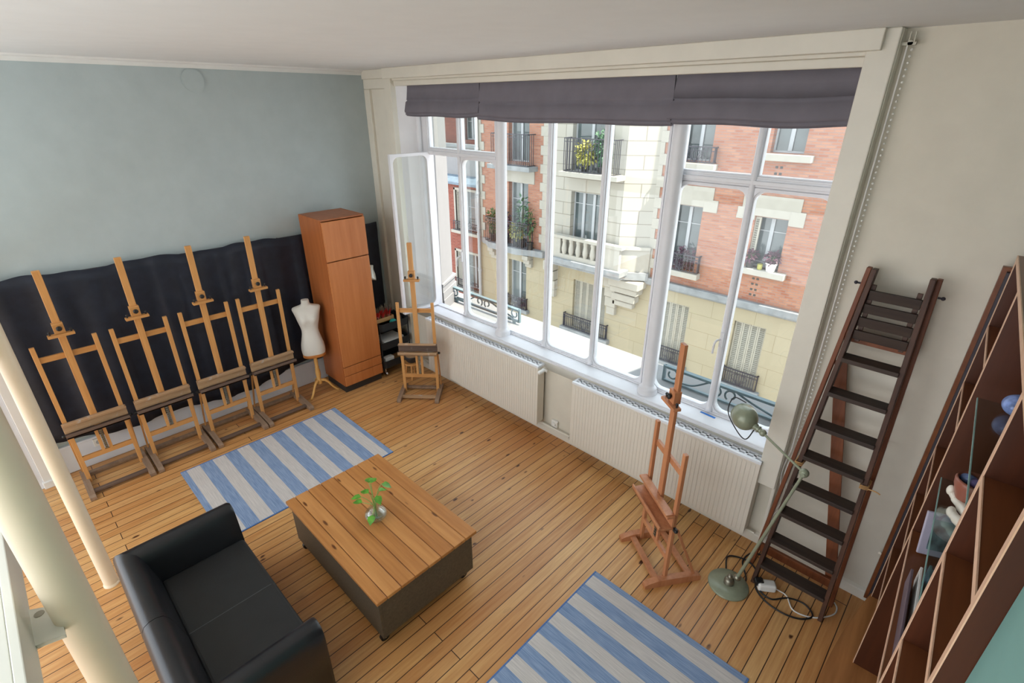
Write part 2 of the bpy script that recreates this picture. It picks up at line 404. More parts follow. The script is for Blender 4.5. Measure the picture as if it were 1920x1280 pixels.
# boxed panel between corner and window
def pan(b):
    b.box(-5.75,-5.64,3.50,3.55,.1,3.36); b.box(-5.30,-5.20,3.48,3.55,.1,3.55); b.box(-5.75,-5.30,3.50,3.55,3.36,3.46)
    b.box(-5.64,-5.30,3.53,3.55,.1,3.36); b.box(-5.75,-5.19,3.485,3.55,3.46,3.55)
struct(one('trim_2',M['creamtrim'],pan,.006),'narrow cream recessed panel between corner and window')
# window casing
def cas(b):
    b.box(-.775,-.64,3.45,3.56,.62,3.55); b.box(-.66,-.635,3.47,3.55,.1,3.55)
    b.box(-5.21,-5.13,3.45,3.56,.86,3.46)
    b.box(-5.13,-.775,3.49,3.56,3.38,3.43)
struct(one('trim_3',M['creamtrim'],cas,.006),'cream casing around the studio window')
def pel(b):
    b.box(-5.225,-.705,3.415,3.55,3.45,3.55)
    b.box(-5.13,-.775,3.47,3.50,3.43,3.452)
struct(one('trim_4',M['creamtrim'],pel,.005),'cream pelmet box above the dark blinds')

# ------------------------------------------------------------------ the studio window
win=sroot('window_1',(-2.9,3.75,.88),'wide white studio window with iron columns and rounded panes')
def rr_ring(b,X0,X1,Z0,Z1,x0,x1,z0,z1,rad,y0,y1,m=0):
    """frame plate between rect and rounded hole; rad=(bl,br,tr,tl)"""
    inn=[];out=[]; k=6
    cs=[(x0,z0,rad[0],180,X0,Z0),(x1,z0,rad[1],270,X1,Z0),(x1,z1,rad[2],0,X1,Z1),(x0,z1,rad[3],90,X0,Z1)]
    sg=[(1,1),(-1,1),(-1,-1),(1,-1)]
    for (cx,cz,r,a0,ox,oz),(sx,sz) in zip(cs,sg):
        r=max(r,.002); ccx,ccz=cx+sx*r,cz+sz*r
        for i in range(k+1):
            t=R(a0+90*i/k); inn.append((ccx+r*math.cos(t),ccz+r*math.sin(t)))
            u=i/k
            A={180:(ox,ccz),270:(ccx,oz),0:(ox,ccz),90:(ccx,oz)}[a0]
            B={180:(ccx,oz),270:(ox,ccz),0:(ccx,oz),90:(ox,ccz)}[a0]
            if u<.5: q=(A[0]+(ox-A[0])*u*2,A[1]+(oz-A[1])*u*2)
            else: q=(ox+(B[0]-ox)*(u*2-1),oz+(B[1]-oz)*(u*2-1))
            out.append(q)
    n=len(inn)
    vs=[(x,y0,z) for x,z in inn]+[(x,y0,z) for x,z in out]+[(x,y1,z) for x,z in inn]+[(x,y1,z) for x,z in out]
    fs=[]
    for i in range(n):
        j=(i+1)%n
        fs+=[(i,j,n+j,n+i)[::-1],(2*n+i,2*n+j,3*n+j,3*n+i),(i,j,2*n+j,2*n+i),(n+i,n+j,3*n+j,3*n+i)[::-1]]
    b.add(vs,fs,m)
y0,y1=3.725,3.775
def light(X0,X1,Z0,Z1,rad,fw=.028,parent=win,nm='pane_frame'):
    b=MB(); rr_ring(b,X0,X1,Z0,Z1,X0+fw,X1-fw,Z0+fw,Z1-fw,rad,y0,y1)
    rr_ring(b,X0+.004,X1-.004,Z0+.004,Z1-.004,X0+fw-.01,X1-fw+.01,Z0+fw-.01,Z1-fw+.01,rad,y0-.012,y0)
    f=b.build(nm,M['winwhite'],parent)
    g=MB(); g.box(X0+.01,X1-.01,3.748,3.752,Z0+.01,Z1-.01); g.build('pane',M['glass'],f)
    return f
r=.075
light(-4.36,-3.80,.885,2.70,(r,r,r,r))
light(-4.90,-4.36,2.74,3.44,(0,0,0,0)); light(-4.36,-3.80,2.74,3.44,(0,0,0,0))
light(-3.75,-3.11,.885,3.44,(r,r,0,0)); light(-3.11,-2.515,.885,3.44,(r,r,0,0)); light(-2.515,-1.945,.885,3.44,(r,r,0,0))
light(-1.865,-1.305,.885,2.69,(r,r,r,r)); light(-1.305,-.775,.885,2.69,(r,r,r,r))
light(-1.865,-1.305,2.74,3.44,(0,0,0,0)); light(-1.305,-.775,2.74,3.44,(0,0,0,0))
for xa,xb_ in((-4.90,-3.80),(-1.865,-.775)):
    b=MB(); b.box(xa,xb_,3.71,3.79,2.69,2.75); b.box(xa,xb_,3.695,3.71,2.705,2.735); b.build('transom',M['winwhite'],win,.006)
for x in(-4.36,-3.11,-2.515,-1.305):
    b=MB(); b.cyl((x,3.715,.89),(x,3.715,3.44),.021,n=12); b.lathe([(.021,0),(.03,.01),(.03,.03),(.021,.06)],(x,3.715,.885),12); b.build('mullion',M['winwhite'],win)
for x in(-3.80,-1.93):
    b=MB(); b.box(x,x+.055,3.715,3.785,.885,3.44); b.build('post',M['winwhite'],win,.006)
for x in(-3.66,-1.845):
    b=MB(); b.lathe([(.088,0),(.088,.018),(.078,.03),(.082,.045),(.07,.062),(.058,.075),(.055,.09),(.055,2.5),(.062,2.53),(.055,2.56)],(x,3.645,.88),24)
    b.build('iron_column',M['winwhite'],win)
b=MB(); b.box(-5.14,-.70,3.525,3.775,.85,.88); b.box(-5.13,-.78,3.515,3.53,.845,.87); b.box(-5.13,-.78,3.70,3.78,.88,.893)
b.build('sill',M['winwhite'],win,.005)
# left reveal, splayed, with vertical mouldings
b=MB(); b.prism([(-5.14,3.50,.88),(-4.96,3.70,.88),(-4.90,3.72,.88),(-4.90,3.79,.88),(-5.14,3.79,.88)],(0,0,2.55))
b.cyl((-4.985,3.672,.88),(-4.985,3.672,3.42),.03,n=12)
b.build('jamb',M['winwhite'],win)
b=MB(); b.prism([(-.775,3.55,.88),(-.70,3.55,.88),(-.70,3.79,.88),(-.775,3.79,.88)],(0,0,2.55)); b.build('jamb',M['winwhite'],win)
# open casement, swung inwards 90 degrees about its hinge post
leaf=MB(); 
def swing(b,hx=-4.885,hy=3.70,ang=R(-91)):
    for v in b.v:
        dx,dy=v.x-hx,v.y-3.75
        v.x=hx+dx*math.cos(ang)-dy*math.sin(ang); v.y=hy+dx*math.sin(ang)+dy*math.cos(ang)
X0,X1=-4.885,-4.375; fw=.03
rr_ring(leaf,X0,X1,.90,2.72,X0+fw,X1-fw,.90+fw,2.72-fw,(r,r,r,r),3.73,3.77); swing(leaf)
lf=leaf.build('casement',M['winwhite'],win)
g=MB(); g.box(X0+.01,X1-.01,3.748,3.752,.91,2.71); swing(g); g.build('pane',M['glass'],lf)
g=MB(); g.cyl((-4.915,3.23,1.75),(-4.955,3.23,1.75),.008,n=8); g.bar((-4.95,3.23,1.75),(-4.95,3.23,1.66),.014,.014); g.build('latch',M['winwhite'],lf)
for x,z in((-4.36,1.62),(-1.305,1.55)):
    g=MB(); g.obox((x,3.69,z),(.024,.02,.12)); g.tube([(x,3.69,z),(x-.02,3.655,z),(x-.03,3.64,z-.03),(x-.033,3.64,z-.11)],.008,8,curve=4); g.build('handle',M['winwhite'],win)

# outside of our own facade: ledge, pier, guard rails
struct(one('trim_5',M['ext_white'],lambda b:(b.box(-5.6,-.3,3.78,4.40,.70,.78),b.box(-5.6,-.3,4.2,4.36,.64,.70)),.008),'white stone ledge outside the window')
def pier(b):
    b.prism([(-4.90,3.79,.78),(-4.93,3.79,.78),(-5.6,3.8,.78),(-5.6,4.22,.78),(-5.17,4.20,.78)],(0,0,2.7))
    b.prism([(-.74,3.86,.78),(-.2,3.86,.78),(-.2,4.45,.78),(-.62,4.45,.78)],(0,0,2.7))
    for d,z0_,z1_ in((.05,.78,.92),(.035,.92,1.02),(.02,1.02,1.10),(.035,1.10,1.13)):
        b.prism([(-4.90+d*.6,3.80,z0_),(-5.6,3.8,z0_),(-5.6,4.22+d,z0_),(-5.17+d,4.20+d,z0_)],(0,0,z1_-z0_))
struct(one('trim_6',M['ext_white'],pier,.004),'white stone piers either side of the window outside, the left one with a moulded foot')
def guard(x0,x1,lab,endl,endr,zz=(.965,.815)):
    t=thing('guard_rail',lab,'railing',((x0+x1)/2,4.12,.78),0,'iron guard rails on the ledge')
    zt,zb=zz; y=4.12
    b=MB(); b.box(x0,x1,y-.024,y+.024,zt-.024,zt); b.build('top_rail',M['rail'],t,.003)
    b=MB(); b.box(x0,x1,y-.016,y+.016,zb-.016,zb+.008); b.build('bottom_rail',M['rail'],t,.003)
    for x in ([x0] if endl else [])+([x1] if endr else []):
        b=MB(); b.box(x-.012,x+.012,y-.014,y+.014,zb-.014,zt); b.build('end_post',M['rail'],t)
    for x in (x0+.11,x1-.09):
        b=MB(); b.box(x-.018,x+.018,y-.012,y+.012,.78,zb); b.build('foot',M['rail'],t)
    L=x1-x0; h=zt-zb; zc=(zt+zb)/2
    def scroll(xc,zc_,rad,a0,a1,s=1):
        b=MB(); b.tube([(xc+s*rad*(1-.45*i/14)*math.cos(R(a0+(a1-a0)*i/14)),y,zc_+rad*(1-.45*i/14)*math.sin(R(a0+(a1-a0)*i/14))) for i in range(15)],.0095,6); b.build('scroll',M['rail'],t)
    scroll(x0+.08,zc,.058,100,400,-1); scroll(x1-.08,zc,.058,100,400)
    xm=x0+L*.5
    scroll(xm-.07,zc,.055,-60,250); scroll(xm+.07,zc,.055,-60,250,-1)
    b=MB(); b.tube([(x0+.12,y,zb+.02),(x0+L*.25,y,zb+.035),(xm-.14,y,zt-.03)],.0095,6,curve=6); b.build('scroll',M['rail'],t)
    b=MB(); b.tube([(xm+.12,y,zt-.03),(xm+L*.22,y,zc),(x1-.1,y,zb+.02)],.0095,6,curve=6); b.build('scroll',M['rail'],t)
guard(-5.12,-3.85,'grey-green iron guard rail outside the open casement, its right end in the sun',0,1,(.985,.83))
guard(-1.93,-.78,'grey-green scrolled iron guard rail outside the right panes, behind the desk lamp head',1,0,(.945,.79))

# blue tape on sill
tag(one('tape_strip',M['bluetape'],lambda b:b.obox((-1.29,3.665,.8806),(.13,.024,.001),Matrix.Rotation(R(-4),3,'Z'))),'short strip of blue tape on the white window sill','tape')

# ------------------------------------------------------------------ roman blinds
def blind(x0,x1,lab,zt,zb,seed):
    rnd=random.Random(seed)
    prof=[(3.525,zt),(3.518,zt-.08),(3.512,zt-.16),(3.506,zb+.137),(3.522,zb+.128),(3.500,zb+.112),(3.485,zb+.03),(3.487,zb+.012),(3.50,zb+.014),(3.492,zb+.002),(3.496,zb-.012),(3.512,zb-.008),(3.505,zb-.02),(3.53,zb-.018),(3.545,zb+.05),(3.545,zt)]
    n=28; rs=[]; ph=rnd.random()*6
    for i in range(n+1):
        u=i/n; x=x0+(x1-x0)*u
        sag=.012*math.sin(math.pi*u)+.006*math.sin(u*9+ph)
        ring=[]
        for k,(y,z) in enumerate(prof):
            lo=max(0,min(1,(zt-z)/(zt-zb)))
            ring.append(Vector((x+(u-.5)*.05*lo,y-.006*math.sin(u*14+ph+z*20)*lo*(1 if k<8 else .3),z-sag*lo)))
        rs.append(ring)
    t=thing('roman_blind',lab,'blind',((x0+x1)/2,3.52,zt),0,'dark grey roman blinds across the studio window')
    b=MB(); b.rings(rs,smooth=True); o=b.build('cloth',M['blind'],t)
    b=MB(); b.box(x0+.01,x1-.01,3.53,3.555,zt-.004,zt+.028); b.build('headrail',M['creamtrim'],t)
blind(-4.93,-3.82,'narrow dark grey roman blind at the left end, over the open casement',3.415,3.115,1)
blind(-3.80,-1.875,'widest dark grey roman blind, hanging between the two iron columns',3.41,3.09,2)
blind(-1.855,-.785,'dark grey roman blind over the right-hand panes, beside the cream casing',3.40,3.105,3)
# blind chain on the right casing
t=thing('blind_chain','long beaded blind chain beside the right window casing','blind chain',(-.61,3.5,.55))
b=MB(); b.tube([(-.61,3.505,3.5),(-.607,3.505,2.0),(-.612,3.505,.95)],.0045,6); b.build('cord',M['whiteplastic'],t)
b=MB()
for i in range(86): b.sph((-.588,3.505,3.48-i*.0295),.0062,6,4)
b.build('bead_strand',M['whiteplastic'],t)
b=MB(); b.box(-.64,-.575,3.495,3.515,3.47,3.484); b.cyl((-.60,3.495,3.48),(-.60,3.515,3.48),.012,n=14); b.box(-.612,-.606,3.50,3.51,3.48,3.53); b.box(-.59,-.584,3.50,3.51,3.48,3.53); b.build('pulley',M['brass'],t)
b=MB()
for dx in(0,.02,.035): b.tube([(-.61+dx,3.505,1.0),(-.63+dx,3.50,.75),(-.60+dx*1.4,3.49,.55),(-.645+dx,3.50,.35),(-.62+dx,3.50,.22)],.0035,6,curve=6)
b.build('cord_tail',M['whiteplastic'],t)

# ------------------------------------------------------------------ radiators, pipes, sockets
def radiator(x0,x1,lab):
    t=thing('radiator',lab,'radiator',((x0+x1)/2,3.47,.12),0,'flat cream panel radiators under the window')
    b=MB(); b.box(x0,x1,3.42,3.432,.12,.80)
    n=int((x1-x0)/.034)
    for i in range(n): xx=x0+.02+i*(x1-x0-.04)/n; b.box(xx,xx+.024,3.4175,3.42,.135,.785)
    b.build('front_panel',M['radiator'],t,.002,seg=1)
    for xx in (x0,x1-.012):
        b=MB(); b.box(xx,xx+.012,3.432,3.52,.14,.80); b.build('side_panel',M['radiator'],t,.002)
    b=MB(); b.box(x0+.012,x1-.012,3.50,3.515,.13,.78); b.box(x0+.012,x1-.012,3.45,3.50,.3,.74); b.build('back_panel',M['darkslot'],t)
    b=MB(); b.box(x0-.002,x1+.002,3.416,3.446,.80,.82); b.box(x0-.002,x1+.002,3.512,3.522,.80,.82); b.box(x0-.002,x0+.02,3.44,3.512,.80,.82); b.box(x1-.02,x1+.002,3.44,3.512,.80,.82)
    b.box(x0,x1,3.468,3.484,.806,.819)
    n=int((x1-x0)/.062)
    for i in range(1,n): xx=x0+i*(x1-x0)/n; b.box(xx-.009,xx+.009,3.44,3.512,.806,.819)
    b.build('top_grille',M['radgrille'],t)
    for xx in(x0+.25,x1-.25):
        b=MB(); b.box(xx-.02,xx+.02,3.515,3.5495,.2,.7); b.build('wall_bracket',M['radiator'],t)
    return t
ra=radiator(-4.78,-2.935,'left cream panel radiator, behind the corner easel')
b=MB(); b.cyl((-2.92,3.47,.775),(-2.86,3.47,.775),.014,n=10); b.cyl((-2.895,3.47,.775),(-2.895,3.40,.775),.02,n=12); b.sph((-2.895,3.395,.775),.02,10,6); b.build('valve',M['whiteplastic'],ra)
radiator(-2.50,-.76,'right cream panel radiator, behind the reddish easel')
t=thing('heating_pipe','cream heating pipe running along the skirting with a riser between the radiators','pipe',(-2.95,3.51,.03))
b=MB(); b.tube([(-5.1,3.51,.135),(-3.02,3.51,.125)],.012,8); b.tube([(-2.975,3.505,.77),(-2.975,3.505,.14),(-2.96,3.505,.115),(-2.92,3.505,.11),(-.7,3.505,.11)],.011,8); b.build('pipe',M['creamtrim'],t)
b=MB(); b.tube([(-2.9,3.51,.775),(-2.972,3.505,.775)],.011,8); b.tube([(-2.975,3.525,.45),(-2.975,3.5495,.45)],.009,6); b.tube([(-4.2,3.52,.13),(-4.2,3.5495,.13)],.009,6); b.tube([(-1.6,3.52,.11),(-1.6,3.5495,.11)],.009,6); b.build('pipe_clip',M['creamtrim'],t)
b=MB(); b.cyl((-2.52,3.505,.11),(-2.52,3.46,.13),.016,n=10); b.cyl((-2.54,3.47,.13),(-2.50,3.47,.14),.011,n=8); b.build('valve',M['brass'],t)
def socket(c,lab,ax='y'):
    t=thing('wall_socket',lab,'socket',c)
    b=MB()
    if ax=='y':
        b.box(c[0]-.04,c[0]+.04,c[1]-.03,c[1],c[2]-.04,c[2]+.04); b.build('body',M['whiteplastic'],t,.006)
        b=MB(); b.cyl((c[0],c[1]-.031,c[2]),(c[0],c[1]-.045,c[2]),.024,.02,n=16); b.build('plug',M['whiteplastic'],t)
    else:
        b.box(c[0],c[0]+.012,c[1]-.04,c[1]+.04,c[2]-.04,c[2]+.04); b.build('body',M['whiteplastic'],t,.004)
        b=MB(); b.cyl((c[0]+.0122,c[1],c[2]),(c[0]+.014,c[1],c[2]),.022,n=18); b.build('recess',plain_grey,t)
plain_grey=plain('socket_recess',srgb(170,172,172),.5)
socket((-2.78,3.55,.155),'white socket with a plug on the wall between the two radiators')
socket((XL+.022,.125,.225),'white wall socket low on the skirting behind the leftmost easel','x')
tag(one('vent_cover',M['bluewall'],lambda b:(b.cyl((XL,1.735,3.40),(XL+.008,1.735,3.40),.098,n=40),b.cyl((XL+.008,1.735,3.40),(XL+.011,1.735,3.40),.09,n=40)),.002),'round painted-over vent cover high on the blue-grey wall','vent cover')

# ------------------------------------------------------------------ black curtain
def curtain():
    t=thing('curtain','long black cloth hung along the blue-grey wall behind the easels','curtain',(-5.70,1.55,0))
    ya,yb=-.255,3.43; n=240; rows=16; vs=[]; fs=[]
    rnd=random.Random(3)
    ks=[(rnd.uniform(6,26),rnd.uniform(0,6.28),rnd.uniform(.3,1)) for _ in range(6)]
    for j in range(rows+1):
        v=j/rows
        for i in range(n+1):
            y=ya+(yb-ya)*i/n
            f=sum(a*math.sin(k*y+p) for k,p,a in ks)/3.2; f=math.copysign(abs(f)**.7,f)
            zt=1.905+.012*math.sin(y*7+1)+.006*math.sin(y*19)-.012*y; zb=.30+.05*math.sin(y*2.3+2.0)-.03*math.sin(y*5.1)-.012*y
            z=zt+(zb-zt)*v
            amp=(.012+.030*min(1,v*2.5))*(.3 if y>2.42 else 1)
            x=-5.684+amp*f+(.008 if j==1 else 0)
            vs.append((x,y,z))
    for j in range(rows):
        for i in range(n):
            a=j*(n+1)+i; fs.append((a,a+n+1,a+n+2,a+1))
    b=MB(); b.add(vs,fs,0,True); b.build('cloth',M['curtain'],t,solid=.006)
    b=MB(); b.cyl((-5.712,ya-.02,1.885),(-5.712,yb,1.845),.008,n=10)
    for y in(-.1,1.0,2.2,3.3): b.cyl((-5.712,y,1.885-.011*(y+.3)),(XL,y,1.885-.011*(y+.3)),.006,n=8)
    b.build('curtain_rod',M['blackmetal'],t)
curtain()
# white low cupboard at the far left
t=thing('low_cupboard','low white cupboard against the blue-grey wall, left of the curtain','cupboard',(-5.67,-.8,0))
b=MB(); b.box(-5.73,-5.63,-1.4,-.345,0,1.17); b.build('body',M['skirt'],t,.004)
b=MB(); b.box(-5.73,-5.615,-.345,-.275,0,1.20); b.box(-5.73,-5.60,-.355,-.265,0,.07); b.build('corner_post',M['white'],t,.006)
b=MB(); b.box(-5.63,-5.618,-1.32,-.40,.1,1.10); b.build('front_panel',M['skirt'],t,.003)

# ------------------------------------------------------------------ easels
def easel(loc,rz,lab,mats,hu=1.42,hm=2.03,tray=.62,cross=1.29,low=.28,block=1.54,xf=.30,xb=-.22,Wd=.41,lean=.045,group=None,depth=.085,ext=.0,wornm=('worngrey','traydark')):
    wv,wh=M[mats[0]],M[mats[1]]; wf=M[wornm[0]]; wt=M[wornm[1]]
    t=thing('easel',lab,'easel',loc,rz,group); K=dict(world=False)
    X=lambda z:lean*z
    h=Wd/2
    for s in(-1,1):
        b=MB(); y=s*(h+.025)
        b.prism([(xf,y-.024,0),(xf,y-.024,.032),(xf-.03,y-.024,.045),(.07,y-.024,.062),(-.07,y-.024,.062),(xb+.02,y-.024,.05),(xb,y-.024,.04),(xb,y-.024,0)],(0,.048,0))
        b.build('foot',wf,t,.004,**K)
        b=MB(); b.bar((0,s*h,.02),(X(hu),s*h,hu),.026,.034,(0,1,0)); b.build('upright',wv,t,.003,**K)
        b=MB(); b.bar((X(.52)-.02,s*(h+.022),.52),(xb+.05,s*(h+.022),.05),.02,.014,(0,1,0)); b.build('rear_brace',wv,t,.002,**K)
        b=MB(); b.cyl((X(tray),s*(h+.015),tray-.06),(X(tray),s*(h+.042),tray-.06),.016,n=8); b.sph((X(tray),s*(h+.042),tray-.06),.015,8,5); b.build('side_knob',M['black'],t,**K)
    for x,mt in((xf-.10,wt),(xb+.08,wf)):
        b=MB(); b.box(x-.022,x+.022,-h-.008,h+.008,.02,.045); b.build('floor_rail',mt,t,.003,**K)
    b=MB(); b.box(X(low)-.012,X(low)+.012,-h+.013,h-.013,low-.022,low+.022); b.build('crossbar',wh,t,.002,**K)
    b=MB(); b.box(X(cross)-.026,X(cross)-.004,-h+.013,h-.013,cross-.024,cross+.024); b.build('crossbar',wh,t,.002,**K)
    # mast
    b=MB(); b.bar((X(tray-.06)+.012,0,tray-.06),(X(hm)+.012,0,hm),.026,.052,(0,1,0)); b.build('mast',wv,t,.004,**K)
    # guide slats below tray with ratchet strip
    for s in(-1,1):
        b=MB(); b.bar((X(low),s*.03,low),(X(tray),s*.03,tray-.02),.02,.026,(0,1,0)); b.build('guide_slat',wv,t,.002,**K)
    b=MB(); b.bar((X(low)+.004,0,low+.01),(X(tray)+.004,0,tray-.03),.006,.018,(0,1,0))
    for i in range(12):
        z=low+.03+i*(tray-low-.08)/12; b.box(X(z)+.006,X(z)+.016,-.012,.012,z,z+.012)
    b.build('ratchet_strip',M['brass'],t,**K)
    # tray
    x0=X(tray)+.014; tw=h+.028
    b=MB(); b.box(x0-.002,x0+depth*.55,-tw,tw,tray+.048,tray+.066); b.box(x0-.002,x0+.018,-tw,tw,tray-.03,tray+.05)
    b.build('canvas_ledge',M['worn'] if wornm[1]=='traydark' else M['traydark'] if wornm[1]=='worn' else wt,t,.003,**K)  # corner easel: dark board stands in for the shaded gap between bars
    b=MB(); b.box(x0,x0+depth,-tw,tw,tray-.055,tray-.038); b.box(x0+depth-.014,x0+depth,-tw,tw,tray-.055,tray-.016)
    b.build('brush_tray',wt,t,.003,**K)
    b=MB(); b.box(x0+.014,x0+depth*.55+.004,-tw+.01,tw-.01,tray+.062,tray+.076); b.build('tray_lip',M['worn'] if wornm[1]!='redbeech' else wt,t,.003,**K)
    # upper clamp
    xm=X(block)+.025
    b=MB(); b.box(xm-.03,xm+.022,-.036,.036,block-.04,block+.05); b.build('clamp_block',wh,t,.003,**K)
    b=MB(); b.box(xm-.01,xm+.045,-.088,.088,block-.062,block-.04); b.build('clamp_bar',wh,t,.003,**K)
    b=MB(); b.cyl((xm+.02,0,block+.008),(xm+.032,0,block+.008),.008,n=8); b.lathe([(.014,0),(.02,.004),(.02,.016),(.012,.02)],(xm+.03,0,block+.008),10,Matrix.Rotation(R(90),3,'Y')); b.build('clamp_knob',M['black'],t,**K)
    for s in(-1,1):
        b=MB(); b.cyl((xm+.015,s*.07,block-.04),(xm+.015,s*.07,block-.02),.007,n=8); b.sph((xm+.015,s*.07,block-.018),.011,8,5); b.build('clamp_screw',M['black'],t,**K)
    return t
grp='old studio easels lined up along the black curtain'
easel((-5.41,.16,0),0,'leftmost of the four easels by the black curtain, beside the thin column',('beech','beechx'),group=grp)
easel((-5.41,.69,0),0,'second easel from the left in the row by the black curtain',('beech','beechx'),group=grp)
easel((-5.41,1.225,0),0,'third easel from the left in the row by the black curtain',('beech','beechx'),group=grp)
easel((-5.41,1.745,0),0,'last easel of the row by the black curtain, next to the dress form',('beech','beechx'),group=grp)
easel((-4.53,3.105,0),R(-48),'shorter studio easel in the corner in front of the open casement',('beech','beechx'),hu=1.17,hm=1.86,tray=.60,cross=1.07,low=.235,block=1.50,xf=.26,xb=-.15,Wd=.40,lean=0,wornm=('worngrey','worn'))
easel((-1.20,2.81,0),R(-125),'newer reddish beech easel in front of the right radiator',('redbeech','redbeech'),hu=1.15,hm=1.85,tray=.585,cross=.97,low=.22,block=1.47,xf=.17,xb=-.27,Wd=.40,lean=0,depth=.11,wornm=('redbeech','redbeech'))

# ------------------------------------------------------------------ dress form
t=thing('dress_form','white headless dress form on a turned wooden tripod stand','mannequin',(-5.43,2.25,0))
def torso(b):
    rs=[]; n=40
    T=[(.535,.125,.085,0),(.56,.130,.09,0),(.60,.132,.096,0),(.66,.126,.096,0),(.72,.112,.084,0),(.79,.096,.068,0),(.835,.092,.064,0),(.88,.098,.066,0),(.93,.110,.074,.004),(.98,.122,.082,.010),(1.02,.130,.084,.010),(1.06,.142,.078,.002),(1.09,.152,.068,-.004),(1.105,.154,.058,-.006),(1.118,.146,.050,-.008),(1.128,.115,.046,-.008),(1.14,.07,.043,-.006),(1.15,.05,.042,-.004),(1.165,.045,.041,0),(1.195,.043,.040,.004),(1.205,.040,.037,.004)]
    for z,a,d,o in T:
        ring=[]
        for i in range(n):
            t_=2*math.pi*i/n; c,s=math.cos(t_),math.sin(t_); p=2/2.4
            x=d*math.copysign(abs(c)**p,c)+o; y=a*math.copysign(abs(s)**p,s)
            if c>0:
                for sy in(-1,1):
                    x+=.034*math.exp(-((z-.985)/.045)**2-((y-sy*.058)/.038)**2)
            ring.append(Vector((-5.43+x,2.25+y,z)))
        rs.append(ring)
    b.rings(rs)
rot=R(-22)
def spin(b,c=(-5.43,2.25),a=rot):
    for v in b.v:
        dx,dy=v.x-c[0],v.y-c[1]; v.x=c[0]+dx*math.cos(a)-dy*math.sin(a); v.y=c[1]+dx*math.sin(a)+dy*math.cos(a)
b=MB(); torso(b); spin(b); b.build('torso',M['torso'],t)
b=MB(); n=40; ring=lambda z,k:[Vector((-5.43+.088*k*math.copysign(abs(math.cos(2*math.pi*i/n))**.83,math.cos(2*math.pi*i/n)),2.25+.128*k*math.copysign(abs(math.sin(2*math.pi*i/n))**.83,math.sin(2*math.pi*i/n)),z)) for i in range(n)]
b.rings([ring(.50,.97),ring(.503,1),ring(.533,1),ring(.537,.98)]); spin(b); b.build('base_board',M['orangewood'],t)
b=MB(); b.lathe([(.03,.12),(.034,.15),(.03,.175),(.022,.19),(.026,.21),(.030,.25),(.027,.30),(.02,.335),(.026,.345),(.02,.355),(.022,.42),(.02,.502)],(-5.43,2.25,0),16); b.build('post',M['standwood'],t)
for a,L in((-60,.215),(58,.21),(180,.19)):
    d=Vector((math.cos(R(a)),math.sin(R(a)),0)); c=Vector((-5.43,2.25,0))
    b=MB(); b.tube([c+Vector((0,0,.155)),c+d*.05+Vector((0,0,.165)),c+d*(L*.45)+Vector((0,0,.135)),c+d*(L*.7)+Vector((0,0,.06)),c+d*(L*.9)+Vector((0,0,.018)),c+d*L+Vector((0,0,.012))],[.018]*6+[.017]*6+[.014]*6+[.013]*6+[.012]*7,8,curve=6); b.build('leg',M['standwood'],t)

# ------------------------------------------------------------------ tall cabinet
t=thing('tall_cabinet','tall narrow cherry-wood cabinet against the black curtain','cabinet',(-5.42,2.70,0))
x0,x1,ya,yb=-5.66,-5.165,2.445,2.965
b=MB(); b.box(x0,x1,ya,ya+.02,.09,2.10); b.box(x0,x1,yb-.02,yb,.09,2.10); b.box(x0,x1,ya+.02,yb-.02,2.08,2.10); b.box(x0,x0+.01,ya+.02,yb-.02,.09,2.08); b.box(x0,x1,ya+.02,yb-.02,.09,.11); b.box(x0,x1-.02,ya+.02,yb-.02,1.62,1.635)
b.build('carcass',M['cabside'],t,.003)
for nm,z0,z1 in(('door',1.645,2.075),('door',.355,1.635),('drawer',.235,.345),('drawer',.10,.227)):
    b=MB(); b.box(x1+.001,x1+.02,ya+.004,yb-.004,z0,z1); f=b.build(nm,M['cabwood'],t,.003)
b=MB(); b.box(x0+.03,x1-.02,ya+.01,yb-.01,0,.09); b.build('plinth',M['plinth'],t)
# clamp lamp on cabinet side
t=thing('clamp_lamp','small silver clamp lamp with cone shade on the right side of the tall cabinet','lamp',(-5.42,2.965,1.35))
b=MB(); b.box(-5.46,-5.42,2.966,3.0,1.40,1.45); b.build('clamp',M['blackmetal'],t,.003)
b=MB(); b.tube([(-5.44,2.995,1.43),(-5.44,3.04,1.47),(-5.43,3.10,1.45),(-5.42,3.12,1.40)],.008,8,curve=5); b.build('arm',M['silver'],t)
Ml=Matrix.Rotation(R(-20),3,'X')@Matrix.Rotation(R(-12),3,'Y')
b=MB(); b.lathe([(.0,.10),(.022,.10),(.026,.06),(.03,.045),(.052,0),(.066,-.05),(.070,-.078),(.068,-.078),(.05,0),(.0,.03)],(-5.42,3.115,1.32),24,Ml); b.build('shade',M['silver'],t)

